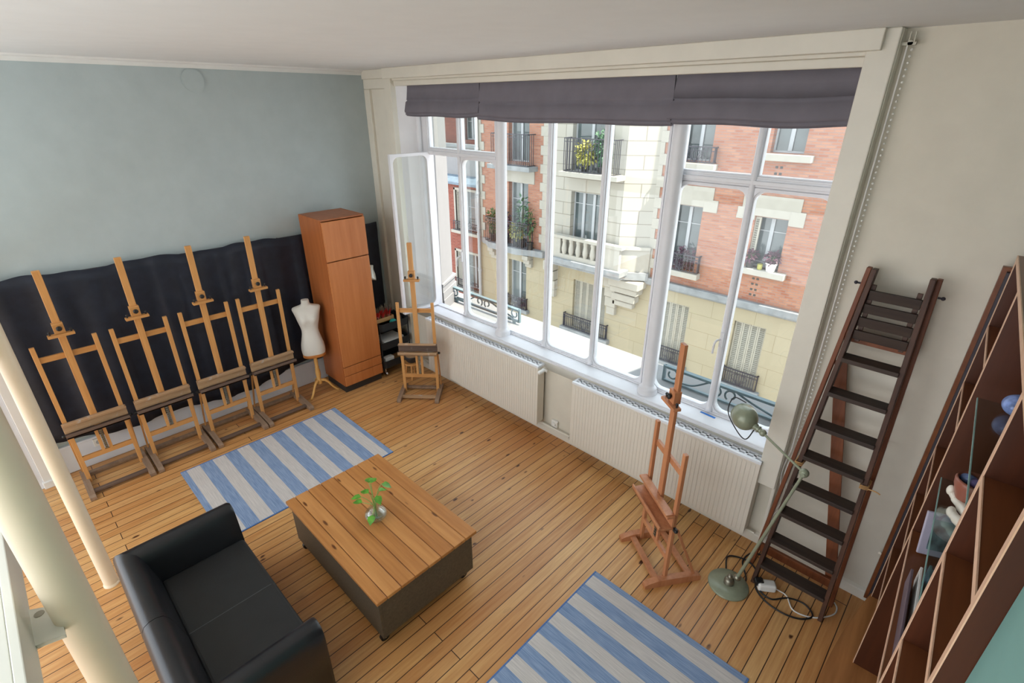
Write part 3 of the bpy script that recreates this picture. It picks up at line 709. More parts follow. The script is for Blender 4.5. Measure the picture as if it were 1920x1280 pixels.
# ------------------------------------------------------------------ trolley and its contents
TX0,TX1,TY0,TY1=-5.50,-5.16,3.00,3.42
t=thing('utility_trolley','black three-tier wheeled trolley in the corner, full of art supplies','trolley',(-5.33,3.21,0))
for x in(TX0+.02,TX1-.02):
    for y in(TY0,TY1):
        b=MB(); b.cyl((x,y,.09),(x,y,.74),.009,n=8); b.build('post',M['trolley'],t)
def rrect(x0,x1,y0,y1,r,z):
    P=[]
    for cx,cy,a0 in((x1-r,y1-r,0),(x0+r,y1-r,90),(x0+r,y0+r,180),(x1-r,y0+r,270)):
        for i in range(6): a=R(a0+90*i/5); P.append(Vector((cx+r*math.cos(a),cy+r*math.sin(a),z)))
    return P
for z in(.12,.38,.63):
    b=MB(); hgt=.10
    o1=rrect(TX0,TX1,TY0,TY1,.05,z); o2=rrect(TX0-.01,TX1+.01,TY0-.01,TY1+.01,.055,z+hgt); i2=rrect(TX0,TX1,TY0,TY1,.05,z+hgt); i1=rrect(TX0+.008,TX1-.008,TY0+.008,TY1-.008,.045,z+.006)
    b.rings([o1,o2,i2,i1],smooth=False); b.build('tray',M['trolley'],t)
for x in(TX0+.04,TX1-.03):
    for y in(TY0+.03,TY1-.03):
        b=MB(); b.cyl((x,y-.010,.03),(x,y+.010,.03),.03,n=16); b.cyl((x,y,.05),(x,y,.12),.009,n=8); b.box(x-.012,x+.012,y-.014,y+.014,.055,.066); b.build('caster',M['chrome'],t)
def brush_jar(x,y,z,lab,n,seed):
    rnd=random.Random(seed); t=thing('brush_jar',lab,'brush jar',(x,y,z),0,'jars of red-handled brushes on the trolley')
    b=MB(); b.lathe([(.028,0),(.031,.005),(.031,.075),(.028,.075),(.026,.008)],(x,y,z),16); b.build('jar',M['vaseglass'],t)
    b=MB(); c=MB()
    for i in range(n):
        a=rnd.random()*6.28; q=rnd.random(); p0=Vector((x+.015*math.cos(a)*q,y+.015*math.sin(a)*q,z+.012)); d=Vector((math.cos(a)*.28*q,math.sin(a)*.28*q,1)).normalized(); L=rnd.uniform(.10,.15)
        b.cyl(p0,p0+d*L,.0065,.0045,n=6); c.cyl(p0+d*L,p0+d*(L+.03),.0035,.005,n=6); c.cyl(p0+d*(L+.03),p0+d*(L+.06),.005,.001,n=6)
    b.build('handles',M['red'],t); c.build('bristles',M['brass'],t)
t2=thing('supply_box','open cardboard box at the back of the trolley top tray','box',(-5.42,3.2,.637))
b=MB(); b.box(-5.48,-5.30,3.03,3.30,.637,.70); b.box(-5.48,-5.474,3.03,3.30,.645,.75); b.box(-5.306,-5.30,3.03,3.30,.645,.75); b.box(-5.474,-5.306,3.03,3.036,.645,.75); b.box(-5.474,-5.306,3.294,3.30,.645,.75); b.build('carton',M['card'],t2)
brush_jar(-5.345,3.08,.70,'jar of red-handled brushes nearest the tall cabinet',14,1)
brush_jar(-5.35,3.165,.70,'jar of red-handled brushes in the middle of the cardboard box',14,2)
brush_jar(-5.355,3.25,.70,'jar of red-handled brushes farthest from the tall cabinet',14,3)
tag(one('yarn_ball',M['turquoise'],lambda b:b.sph((-5.225,3.235,.686),.05,18,12)),'round turquoise ball in the trolley top tray','ball')
tag(one('paint_tube',M['whiteplastic'],lambda b:(b.cyl((-5.24,3.06,.662),(-5.23,3.15,.668),.026,.02,n=14),b.cyl((-5.23,3.15,.668),(-5.228,3.17,.668),.01,n=8)),.002),'white paint tube lying in the front of the trolley top tray','paint tube')
tag(one('ink_bottle',M['red'],lambda b:b.lathe([(.02,0),(.022,.005),(.022,.045),(.01,.055),(.01,.07)],(-5.20,3.30,.637),14)),'small red bottle beside the turquoise ball','bottle')
tag(one('ink_bottle',M['black'],lambda b:b.lathe([(.026,0),(.028,.005),(.028,.065),(.014,.08),(.014,.10)],(-5.25,3.36,.637),14)),'dark bottle at the far end of the trolley top tray','bottle')
tag(one('paper_stack',M['paper'],lambda b:[b.obox((-5.32,3.2,.39+.022*i+.011),(.27-.01*i,.34-.012*i,.02),Matrix.Rotation(R(3*(i%2)),3,'Z')) for i in range(4)],.002),'stack of white sketchpads in the trolley middle tray','paper')
tag(one('paint_tube',M['red'],lambda b:b.cyl((-5.185,3.06,.40),(-5.18,3.14,.40),.012,n=10)),'small red paint tube beside the sketchpads in the middle tray','paint tube')
tag(one('paper_box',M['paper'],lambda b:b.box(-5.28,-5.20,3.05,3.18,.127,.24),.003),'white box standing in the trolley bottom tray','box')
tag(one('cardboard_sheet',M['card'],lambda b:b.obox((-5.33,3.22,.2255),(.31,.09,.007)) if False else b.box(-5.44,-5.30,3.04,3.38,.127,.135)),'flat cardboard sheet in the trolley bottom tray','cardboard')
# little stool with dark bowl under the corner easel
t=thing('low_stool','small wooden stool in the corner behind the corner easel','stool',(-4.93,3.27,0))
b=MB(); b.cyl((-4.93,3.27,.20),(-4.93,3.27,.225),.105,n=24); b.build('seat',M['beechx'],t,.004)
for a in(45,135,225,315):
    b=MB(); b.cyl((-4.93+.075*math.cos(R(a)),3.27+.075*math.sin(R(a)),.2),(-4.93+.10*math.cos(R(a)),3.27+.10*math.sin(R(a)),0),.012,n=8); b.build('leg',M['beech'],t)
t=thing('plant_pot','dark round pot of dry stalks on the small corner stool','pot',(-4.93,3.27,.225))
b=MB(); b.lathe([(.06,0),(.085,.03),(.1,.075),(.104,.09),(.094,.09),(.08,.05),(0,.045)],(-4.93,3.27,.225),24); b.build('pot',M['plinth'],t)
b=MB(); b.lathe([(.09,0),(.05,.012),(0,.016)],(-4.93,3.27,.29),16); b.build('soil',M['worn'],t)

# ------------------------------------------------------------------ rugs
def rug(x0,x1,y0,y1,bounds,lab):
    """bounds: stripe limits along y; border stripes blue"""
    b=MB(); th=.007
    n=24
    def strip(ya,yb,m):
        b.box(x0+.012,x1-.012,ya,yb,.0005,th,m)
    cur=0
    for i in range(len(bounds)-1): strip(bounds[i],bounds[i+1],(i%2))
    b.box(x0,x0+.012,y0,y1,.0005,th,2); b.box(x1-.012,x1,y0,y1,.0005,th,2)
    b.box(x0+.012,x1-.012,y0,y0+.01,.0005,th,2) if bounds[0]>y0 else None
    o=b.build('striped_rug',[M['rugblue'],M['rugbeige'],M['rugedge']])
    return tag(o,lab,'rug','blue and beige striped rugs')
def bnds(y0,y1,e,n):
    st=(y1-y0-2*e)/n; return [y0,y0+e]+[y0+e+st*(i+1) for i in range(n)]+[y1]
rug(-4.97,-3.775,.575,2.178,bnds(.575,2.178,.05,13),'blue and beige striped rug near the row of easels, partly behind the coffee table')
rug(-1.447,-.30,.758,2.408,bnds(.758,2.408,.045,15),'blue and beige striped rug in the foreground, cut by the bottom edge')

# ------------------------------------------------------------------ coffee table
t=thing('coffee_table','low wooden coffee table with plank top and dark box sides on casters','table',(-2.69,1.355,0))
X0,X1,Y0,Y1=-3.315,-2.05,.945,1.765
b=MB(); wds=[.075,.105,.105,.11,.105,.11,.105,.105]; y=Y0
for k,wd in enumerate(wds): b.box(X0,X1,y+.002,y+wd-.002,.434,.46,(0,1,0,0,1,0,1,0)[k]); y+=wd
b.box(X0+.01,X1-.01,Y0+.01,Y1-.01,.43,.440); b.build('table_top',[M['tabletop'],wood('pine_table_pale',srgb(176,114,58),srgb(216,156,94),'x',.38,knots=True,scale=.8)],t,.004)
b=MB(); b.box(X0+.025,X1-.03,Y0+.025,Y0+.043,.085,.43); b.box(X0+.025,X1-.03,Y1-.043,Y1-.025,.085,.43); b.box(X0+.025,X0+.043,Y0+.043,Y1-.043,.085,.43); b.box(X1-.048,X1-.03,Y0+.043,Y1-.043,.085,.43); b.box(X0+.043,X1-.048,Y0+.043,Y1-.043,.085,.10)
b.build('box_sides',M['tablebox'],t,.002)
for x in(X0+.08,X1-.085):
    for y in(Y0+.06,Y1-.08):
        b=MB(); b.cyl((x-.012,y,.033),(x+.012,y,.033),.033,n=18); b.build('caster',M['black'],t,.003)
        c=b; b=MB(); b.box(x-.017,x-.013,y-.02,y+.02,.03,.085); b.box(x+.013,x+.017,y-.02,y+.02,.03,.085); b.box(x-.025,x+.025,y-.028,y+.028,.08,.086); b.cyl((x-.02,y,.033),(x+.02,y,.033),.007,n=8); b.build('caster_fork',M['chrome'],t)
# vase with pothos
vx,vy,vz=-2.665,1.335,.46
t=thing('plant_vase','round glass vase with a leafy green cutting on the coffee table','plant',(vx,vy,vz))
b=MB(); b.lathe([(.03,.001),(.055,.006),(.076,.03),(.08,.05),(.07,.075),(.045,.098),(.028,.112),(.026,.125),(.032,.135),(.029,.135),(.023,.122),(.04,.096),(.066,.073),(.076,.05),(.07,.03),(.05,.01),(0,.008)],(vx,vy,vz),32); b.build('vase',M['vaseglass'],t)
b=MB(); b.lathe([(.0,.009),(.05,.011),(.069,.03),(.074,.05),(.07,.062),(0,.062)],(vx,vy,vz),28); b.build('water',M['water'],t)
st=MB(); lv=[]
rnd=random.Random(11)
tips=[((-.075,.02,.27),150),((.03,.06,.30),40),((-.02,-.02,.235),200),((.045,.0,.24),-10),((-.06,-.06,.20),230),((.0,.05,.22),100),((-.03,.01,.30),120),((.07,-.06,.12),-50),((-.08,-.05,.13),215)]
for k,((dx,dy,dz),a) in enumerate(tips):
    tip=Vector((vx+dx,vy+dy,vz+dz))
    st.tube([(vx+dx*.1,vy+dy*.1,vz+.02),(vx+dx*.12,vy+dy*.12,vz+.12),(vx+dx*.55,vy+dy*.55,vz+.12+(dz-.12)*.7),tip],.0028,6,curve=5)
    b=MB(); d=Vector((math.cos(R(a)),math.sin(R(a)),-.15 if k%2 else .12)); b.leaf(tip,d,(0,0,1),.075,.056,droop=.3); lv.append(b)
st.build('stems',M['stem'],t)
for b in lv: b.build('leaf',M['leafgreen'],t)

# ------------------------------------------------------------------ sofa
t=thing('loveseat','black leather two-seat sofa facing the window, lower left','sofa',(-2.71,.25,0))
SX0,SX1,SY0,SY1=-3.425,-1.995,-.09,.59
prof=[(0,.06),(0,.56),(.006,.60),(.022,.63),(.05,.646),(.085,.648),(.115,.635),(.135,.60),(.15,.55),(.19,.36),(.195,.25),(.195,.06)]
pn=lambda f:[f(d,z) for d,z in prof]
def sect(b,rs): b.rings(rs,smooth=True)
def lerp_rows(fa,fb,n=8):
    return [[Vector(fa(d,z)).lerp(Vector(fb(d,z)),i/n) for d,z in prof] for i in range(n+1)]
for side in(0,1):
    X=(lambda d:SX0+d) if side==0 else (lambda d:SX1-d)
    b=MB()
    fr=lambda d,z:(X(d),SY1,z); bk=lambda d,z:(X(d),SY0+d,z)
    rows=lerp_rows(bk,fr,8)
    # rounded front end
    c=[Vector((X(.095),SY1,.32))]*len(prof)
    rows.append([Vector((X(.0975)+(p.x-X(.0975))*.93,SY1+.014,.33+(p.z-.33)*.97)) for p in rows[-1]])
    if side: rows=[r_[::-1] for r_ in rows]
    b.rings(rows,smooth=True); b.build('arm',M['leather'],t)
b=MB(); mid=(SX0+SX1)/2
for xa,xb_,s in((SX0,mid-.001,0),(mid+.001,SX1,1)):
    fa=(lambda d,z:(SX0+d,SY0+d,z)) if s==0 else (lambda d,z:(mid+.002,SY0+d,z))
    fb=(lambda d,z:(mid-.002,SY0+d,z)) if s==0 else (lambda d,z:(SX1-d,SY0+d,z))
    b.rings([r_[::-1] for r_ in lerp_rows(fa,fb,8)],smooth=True)
b.build('backrest',M['leather'],t)
b=MB()
b.box(SX0+.175,SX1-.175,SY0+.17,SY1+.012,.20,.405)
se=b.build('seat',M['seatleather'],t,.03,seg=4)
b=MB(); b.tube([(mid,SY0+.19,.4045),(mid,SY1-.02,.4045),(mid,SY1+.004,.395),(mid,SY1+.0115,.37),(mid,SY1+.0115,.22)],.0028,6); b.build('seam',plain('seam_piping',srgb(84,86,88),.5),se)
b=MB(); b.box(SX0+.15,SX1-.15,SY0+.15,SY1-.005,.06,.2); b.build('base',M['leather'],t,.01)
for x in(SX0+.08,SX1-.08):
    for y in(SY0+.08,SY1-.08):
        b=MB(); b.cyl((x,y,0),(x,y,.065),.02,.026,n=12); b.build('leg',M['chrome'],t)

# ------------------------------------------------------------------ columns and sleeping platform
for (x,y,rr,lab,fl_) in((-3.955,-.155,.045,'slender white round column standing behind the black sofa',1),(-1.60,-.158,.051,'thick pale round column in the foreground beside the platform edge',0)):
    t=thing('column',lab,'column',(x,y,0))
    b=MB(); b.lathe([(rr,0),(rr,CEIL)],(x,y,0),36); b.build('shaft',M['column'],t)
    if fl_: b=MB(); b.lathe([(rr+.006,0),(rr+.006,.01),(rr,.02)],(x,y,0),36); b.build('foot_ring',M['column'],t)
mz=sroot('trim_7',(-2.7,-1.6,1.85),'white platform edge beside the thick column')
b=MB(); x=XL
for x0_,x1_ in((-5.75,-3.3),(-3.298,-1.66),(-1.658,-.05),(-.048,.33)):
    b.box(x0_,x1_,-1.1,-.275,1.97,2.0)
b.build('deck_panel',M['mezz'],mz,.002)
b=MB(); b.box(-5.75,.33,-.274,-.252,1.86,2.003); b.build('fascia',M['mezz'],mz,.003)
b=MB(); b.box(-5.75,.33,-1.1,-.275,1.86,1.97); b.build('deck_core',M['mezz'],mz)
def brk(b):
    P=[(-1.70,-.252),(-1.545,-.252),(-1.528,-.19),(-1.66,-.19)]
    b.prism([(x,y,1.865) for x,y in P],(0,0,.012))
b=MB(); brk(b); b.build('bracket_plate',M['mezz'],mz,.002)
b=MB(); b.cyl((-1.66,-.232,1.8772),(-1.66,-.232,1.879),.012,n=14); b.build('bolt',M['brass'],mz)

# ------------------------------------------------------------------ stepladder
t=thing('stepladder','old dark wooden stepladder leaning folded against the cream wall','ladder',(-.33,3.28,0))
yf=lambda z:3.165+.108*z
xl=lambda z:-.555+.112*z/2.35; xr=lambda z:-.105-.072*z/2.35
for f in(xl,xr):
    b=MB(); b.bar((f(0),yf(0),0.0),(f(2.36),yf(2.36),2.36),.075,.026,(1,0,0)); b.build('front_stile',M['ladder'],t,.003)
for i,z in enumerate((.185,.42,.655,.89,1.12,1.352,1.588,1.818)):
    y=yf(z); b=MB(); b.box(xl(z)+.01,xr(z)-.01,y-.055,y+.05,z-.014,z+.014); b.build('tread',M['tread'],t,.004)
# rear frame, folded flat behind
yr=lambda z:3.33+.062*z
xl2=lambda z:-.628+.150*z/2.35; xr2=lambda z:-.085-.068*z/2.35
for f in(xl2,xr2):
    b=MB(); b.bar((f(0),yr(0),0),(f(2.35),yr(2.35),2.35),.05,.024,(1,0,0)); b.build('rear_stile',M['ladderred'],t,.003)
for z in(.17,1.93):
    b=MB(); b.box(xl2(z)+.012,xr2(z)-.012,yr(z)-.012,yr(z)+.012,z-.035,z+.035); b.build('rear_rail',M['ladderred'],t,.002)
b=MB(); b.bar((-.50,3.465,1.88),(-.16,3.395,.20),.075,.016,(0,1,0)) if False else b.bar((-.478,3.478,1.74),(-.135,3.37,.17),.07,.016,(0,1,0)); b.build('brace_board',M['ladderred'],t,.002)
# slatted platform at the top
for i,z in enumerate((2.215,2.135,2.055,1.975)):
    y=yf(z)-.012; b=MB(); b.bar((xl(z)+.016,y,z),(xr(z)-.016,y,z),.016,.058,(0,-.15,1)); b.build('platform_slat',M['tread'],t,.003)
for s in(0,1):
    f=(xl(2.1)+.035) if s==0 else (xr(2.1)-.035)
    b=MB(); b.bar((f,yf(1.93)+.008,1.93),(f-.005,yf(2.27)+.008,2.27),.02,.024,(1,0,0)); b.build('platform_bearer',M['ladder'],t,.002)
    x=(xl2(2.25)-.014) if s==0 else (xr2(2.25)+.014); q=-1 if s==0 else 1
    b=MB(); b.cyl((x,yr(2.25),2.25),(x+q*.022,yr(2.25),2.25),.006,n=8); b.sph((x+q*.024,yr(2.25),2.25),.011,8,5); b.build('hinge_bolt',M['blackmetal'],t)
for f,z,nm in((xr,1.07,1),(xl,1.05,0)):
    b=MB()
    for k in range(3): b.tube([(f(z)-.02,yf(z)-.045,z+.01*k),(f(z)+.02,yf(z)-.045,z+.01*k+.006),(f(z)+.022,yf(z)+.045,z+.01*k),(f(z)-.02,yf(z)+.045,z+.01*k),(f(z)-.02,yf(z)-.045,z+.01*k)],.004,6)
    if nm:
        b.tube([(f(z)+.02,yf(z)-.04,z+.01),(f(z)+.06,yf(z)-.05,z+.02),(f(z)+.085,yf(z)-.045,z+.01)],.004,6,curve=4)
    b.build('twine',M['card'],t)

# ------------------------------------------------------------------ articulated floor lamp
t=thing('floor_lamp','grey-green jointed industrial lamp on a round base in front of the ladder','lamp',(-.675,2.99,0))
c=Vector((-.675,2.99,0))
b=MB(); b.lathe([(.140,0),(.142,.006),(.136,.014),(.06,.022),(.0,.024)],c,40); b.build('base',M['sage'],t)
b=MB(); b.lathe([(.036,.02),(.036,.05),(.03,.062),(.02,.07),(.0,.072)],c,20); b.sph(c+Vector((.0,.0,.085)),.02,14,10); b.cyl(c+Vector((-.01,-.0,.085)),c+Vector((.05,.03,.085)),.012,n=10); b.sph(c+Vector((.04,.028,.085)),.026,14,10); b.build('base_joint',M['brass'],t)
P0=c+Vector((.04,.028,.085)); P1=Vector((-.42,2.97,1.19)); P2=Vector((-.735,3.15,1.235))
b=MB(); b.cyl(P0,P1,.0125,.009,n=12); b.build('lower_arm',M['sage'],t)
b=MB(); b.sph(P1,.028,16,10); b.cyl(P1+Vector((0,-.03,0)),P1+Vector((0,.03,0)),.012,n=10); b.build('elbow_joint',M['sage'],t)
b=MB(); b.cyl(P1,P2,.008,n=10); b.build('upper_arm',M['sage'],t)
HD=Vector((-.125,.03,.06)); hc=P2+Vector((-.135,.03,.04)); ax=(hc-P2).normalized()
b=MB(); b.sph(P2,.024,14,9); b.cyl(P2,P2+ax*.05,.017,.019,n=12); b.cyl(P2+ax*.03,P2+ax*.04,.024,n=12); b.cyl(P2+ax*.05,P2+ax*.075,.022,.03,n=12); b.build('head_joint',M['sage'],t)
od=Vector((-.55,.80,-.10)).normalized(); q=od.to_track_quat('Z','Y').to_matrix()
b=MB(); b.lathe([(0,-.082),(.03,-.078),(.058,-.06),(.076,-.032),(.083,0),(.083,.03),(.078,.055),(.082,.06),(.077,.062),(.074,.03),(.06,0),(0,-.03)],hc,32,q); b.build('shade',M['sage'],t)
b=MB(); b.tube([P2+ax*.06+Vector((0,0,-.02)),P2+Vector((-.10,.0,-.10)),hc+Vector((-.07,.02,-.10)),hc+Vector((-.135,.05,-.02)),hc+Vector((-.12,.07,.08)),hc+Vector((-.03,.05,.088))],.004,8,curve=8); b.build('cord',M['black'],t)
# cables and adapter on the floor
tag(one('lamp_cable',M['black'],lambda b:b.tube([(-.74,3.10,.008),(-.78,3.24,.008),(-.66,3.30,.008),(-.56,3.24,.008),(-.52,3.10,.008),(-.42,3.03,.008),(-.30,3.02,.008),(-.20,3.06,.008),(-.15,3.14,.008),(-.22,3.20,.008),(-.32,3.17,.008),(-.40,3.08,.008),(-.48,3.09,.008),(-.51,3.13,.02)],.006,8,curve=8)),'black cable looping on the floor around the lamp and ladder feet','cable')
tag(one('wall_cable',M['black'],lambda b:b.tube([(-.60,3.03,.007),(-.60,3.13,.007),(-.68,3.27,.007),(-.66,3.40,.007),(-.58,3.44,.007)],.006,8,curve=8)),'black cable running back towards the skirting left of the ladder','cable')
t=thing('power_adapter','white power adapter with a black plug on the floor between the ladder feet','adapter',(-.47,3.15,0))
b=MB(); b.obox((-.465,3.145,.033),(.125,.07,.064),Matrix.Rotation(R(35),3,'Z')); b.build('body',M['whiteplastic'],t,.016,seg=4)
b=MB(); b.obox((-.515,3.125,.05),(.06,.05,.045),Matrix.Rotation(R(35),3,'Z')); b.build('plug',M['black'],t,.008)
tag(one('white_cable',M['whiteplastic'],lambda b:b.tube([(-.425,3.172,.02),(-.38,3.19,.007),(-.33,3.18,.007),(-.27,3.10,.007),(-.20,3.10,.007),(-.12,3.15,.007),(-.05,3.25,.007),(-.045,3.32,.007),(-.07,3.36,.007)],.005,8,curve=8)),'white cable curling from the adapter past the right ladder foot','cable')

# ------------------------------------------------------------------ bookcase
t=thing('bookcase','tall mahogany bookcase with pale edge bands built into the right alcove','bookcase',(.241,0,0),BA)
KW=dict(world=False); D=.35; HT=2.54; US=[3.41,2.81,1.755,1.21]
for s in US:
    b=MB(); b.box(.003,D,s-.011,s+.011,.19,HT-.022); u=b.build('upright',M['mahogany'],t,**KW)
    b=MB(); b.box(0,.003,s-.0125,s+.0125,.19,HT); b.build('edge_band',M['edge'],u,**KW)
b=MB(); b.box(.003,D,US[3]-.011,US[0]+.011,HT-.022,HT); u=b.build('top',M['mahlit'],t,**KW)
b=MB(); b.box(-.001,.003,US[3]-.011,US[0]+.011,HT-.024,HT+.001); b.build('edge_band',M['edge'],u,**KW)
b=MB(); b.box(D,D+.012,US[3]-.011,US[0]+.011,.19,HT); b.build('back_panel',M['mahogany'],t,**KW)
def shelf(sa,sb,z):
    b=MB(); b.box(.004,D,sa+.011,sb-.011,z-.02,z); u=b.build('shelf',M['mahlit'],t,**KW)
    b=MB(); b.box(.0005,.004,sa+.0115,sb-.0115,z-.022,z+.001); b.build('edge_band',M['edge'],u,**KW)
for z in(2.18,1.85,1.43,1.09,.645): shelf(US[1],US[0],z)
for z in(1.246,): shelf(US[2],US[1],z)
for z in(2.25,1.955,1.55,1.15,.7): shelf(US[3],US[2],z)
for z in(1.662,2.085):
    b=MB(); b.box(.012,D-.01,US[2]+.0112,US[1]-.0112-.12,z-.006,z); u=b.build('glass_shelf',M['shelfglass'],t,**KW); u['label']='clear glass shelf'
    b=MB(); b.box(.008,.012,US[2]+.0112,US[1]-.0112-.12,z-.006,z); b.build('glass_edge',M['glassedge'],u,**KW)
# bowed base
def bow(b):
    P=[]; n=24
    for i in range(n+1):
        s=US[3]-.05+(US[0]+.03-US[3]+.05)*i/n; u=2*i/n-1
        P.append((-.135*(1-u*u)-.0,s,.165))
    P+=[(D,US[0]+.03,.165),(D,US[3]-.05,.165)]
    b.prism(P[::-1],(0,0,.025))
b=MB(); bow(b); b.build('bowed_base_board',M['plinthwood'],t,.003,**KW)
b=MB(); b.box(.02,D,US[3],US[0],0,.165); b.build('plinth',M['mahogany'],t,**KW)
b=MB(); b.box(-.032,.30,3.455,3.49,.1,2.47); b.build('end_board',M['mahlit'],t,.002,**KW)
b=MB(); b.box(-.012,.30,3.425,3.455,.1,2.45); b.build('dark_strip',M['blackmetal'],t,.002,**KW)  # dark strip between the end board and the far upright
b=MB(); b.sph((-.040,3.47,.50),.012,10,6); b.build('knob',M['porcelain'],t,**KW)
# objects on the shelves
def L(xl,s,z): return Vector(bkw(xl,s,z))
p=L(.125,2.60,2.085+.0425)
tag(one('shell_ball',M['shell'],lambda b:b.sph(p,.05,24,16,sc=(1.05,1.2,.85))),'shiny blue shell-patterned ball on the upper glass shelf','ornament')
t2=thing('shell_bowl','reddish glazed bowl of shells on the lower glass shelf','bowl',L(.10,2.50,1.662))
c=L(.10,2.50,1.664)
b=MB(); b.lathe([(.025,0),(.03,.01),(.05,.05),(.066,.10),(.07,.13),(.064,.14),(.058,.125),(.05,.07),(0,.05)],c,24); b.build('bowl',M['clayred'],t2)
for k,(dx,dy,dz,mt) in enumerate(((.01,.0,.125,'shellp'),(-.025,.03,.118,'shell'),(.03,-.025,.12,'shell'))):
    tag(one('sea_shell',M[mt],lambda b:b.sph(c+Vector((dx,dy,dz)),.03,14,9,sc=(1.1,.8,.7))),('purple shell in the middle of the reddish bowl','blue shell at the window side of the reddish bowl','blue shell at the room side of the reddish bowl')[k],'shell')
t2=thing('porcelain_figure','white porcelain doll legs lying on the lower glass shelf beside the bowl','ornament',L(.085,2.36,1.662))
b=MB()
c=L(.085,2.34,1.662)
def limb(pts,rs): b.tube(pts,rs,12,curve=5)
limb([c+Vector((.07,-.06,.05)),c+Vector((.03,.02,.045)),c+Vector((-.005,.10,.035)),c+Vector((-.03,.15,.03)),c+Vector((-.05,.16,.05))],[.024]*6+[.022]*5+[.017]*5+[.014]*5)
limb([c+Vector((.07,-.06,.05)),c+Vector((.03,-.03,.03)),c+Vector((-.01,.02,.022)),c+Vector((-.03,.05,.022))],[.024]*6+[.022]*5+[.018]*5)
b.sph(c+Vector((-.055,.165,.055)),.018,12,8,sc=(.8,1,1.3)); b.sph(c+Vector((-.033,.055,.024)),.021,12,8,sc=(.8,1.3,1)); b.build('legs',M['porcelain'],t2)
b=MB(); b.tube([c+Vector((.06,-.03,.05)),c+Vector((.05,.02,.10)),c+Vector((.04,.06,.13)),c+Vector((.055,.075,.15))],.012,8,curve=5); b.build('arm',M['porcelain'],t2)
t2=thing('photo_frame','grey framed photograph standing on the wooden shelf below the glass','photo frame',L(.14,2.70,1.246))
Mq=Matrix.Rotation(BA+R(20),3,'Z')@Matrix.Rotation(R(-14),3,'X')
c=L(.15,2.70,1.246+.114)
b=MB(); b.obox(c,(.27,.014,.22),Mq); b.build('frame',plain('lilac_grey_frame',srgb(176,172,190),.4),t2,.004)
b=MB(); b.obox(c+Mq@Vector((0,-.008,0)),(.21,.002,.155),Mq); b.build('photograph',plain('photo_print',srgb(90,112,118),.3,var=.7,scale=16),t2)
for k,(s,xx) in enumerate(((2.06,.0),(2.10,.03),(2.14,.06))):
    Mb=Matrix.Rotation(BA+R(1),3,'Z')
    tag(one('booklet',M['spine'] if k<1 else M['paper'] if k==1 else M['spineb'],lambda b:b.obox(L(xx+.025,s+.10,1.246+.046),(.010,.46,.09),Mb),.002),('mauve booklet standing nearest the front edge of the wooden shelf','pale booklet standing between the mauve and the green one','green booklet standing behind the pale one on the wooden shelf')[k],'booklet')
tag(one('ribbon_ornament',M['spineb'],lambda b:[b.sph(L(.10+.045*i,2.47+.04*(i%2),1.246+.03),.03,10,7,sc=(.7,1.3,1)) for i in range(3)]),'blue-green ornament in front of the framed photograph','ornament')

# ------------------------------------------------------------------ across the street
FY=15.0
def fx(x,y=FY): return x*y/12
def fz(z,y=FY): return 3.2+(z-3.2)*y/12
ZG=-6.2
apt=thing('apartment_building','brick and stone apartment building across the street with a projecting stone bay','building',(-9,15,ZG))
def quad_win(parent,x0,x1,z0,z1,y,rec=.22,lights=2,bar=.72,curt=False,blue=False):
    """white two-leaf window in an opening"""
    yy=y+rec
    b=MB(); fw=.05
    b.box(x0,x0+fw,yy,yy+.06,z0,z1); b.box(x1-fw,x1,yy,yy+.06,z0,z1); b.box(x0+fw,x1-fw,yy,yy+.06,z1-fw,z1); b.box(x0+fw,x1-fw,yy,yy+.06,z0,z0+fw)
    n=lights
    for i in range(1,n):
        x=x0+(x1-x0)*i/n; b.box(x-.05,x+.05,yy-.015,yy+.06,z0+fw,z1-fw)
    zb=z0+(z1-z0)*bar; b.box(x0+fw,x1-fw,yy+.01,yy+.05,zb-.012,zb+.012)
    f=b.build('window',M['extframe'],parent,)
    b=MB(); b.box(x0+fw,x1-fw,yy+.03,yy+.035,z0+fw,z1-fw); b.build('pane',M['extglass'],f)
    return f
def slab(parent,name,x0,x1,y0,y1,z0,z1,m='plainstone'):
    b=MB(); b.box(x0,x1,y0,y1,z0,z1); return b.build(name,M[m],parent,.015)
def railing(parent,x0,x1,y,z0,z1,n,deco=0,returns=0):
    b=MB(); b.box(x0,x1,y-.02,y+.02,z1-.03,z1); b.box(x0,x1,y-.012,y+.012,z0,z0+.025); b.box(x0,x1,y-.01,y+.01,z1-.13,z1-.11)
    for i in range(n+1):
        x=x0+(x1-x0)*i/n; b.box(x-.009,x+.009,y-.009,y+.009,z0,z1)
    if deco:
        for k in(-1,1):
            for q in(.08,.16,.24): b.tube([(( x0+x1)/2+k*.02,y,z0+.03),((x0+x1)/2+k*q,y,(z0+z1)/2),((x0+x1)/2+k*q*.6,y,z1-.14)],.009,5,curve=4)
    if returns:
        for x in(x0,x1):
            b.box(x-.02,x+.02,y,y+returns,z1-.03,z1); b.box(x-.012,x+.012,y,y+returns,z0,z0+.025)
            for i in range(1,4): b.box(x-.009,x+.009,y+returns*i/4-.009,y+returns*i/4+.009,z0,z1)
    return b.build('railing',M['blackmetal'],parent)
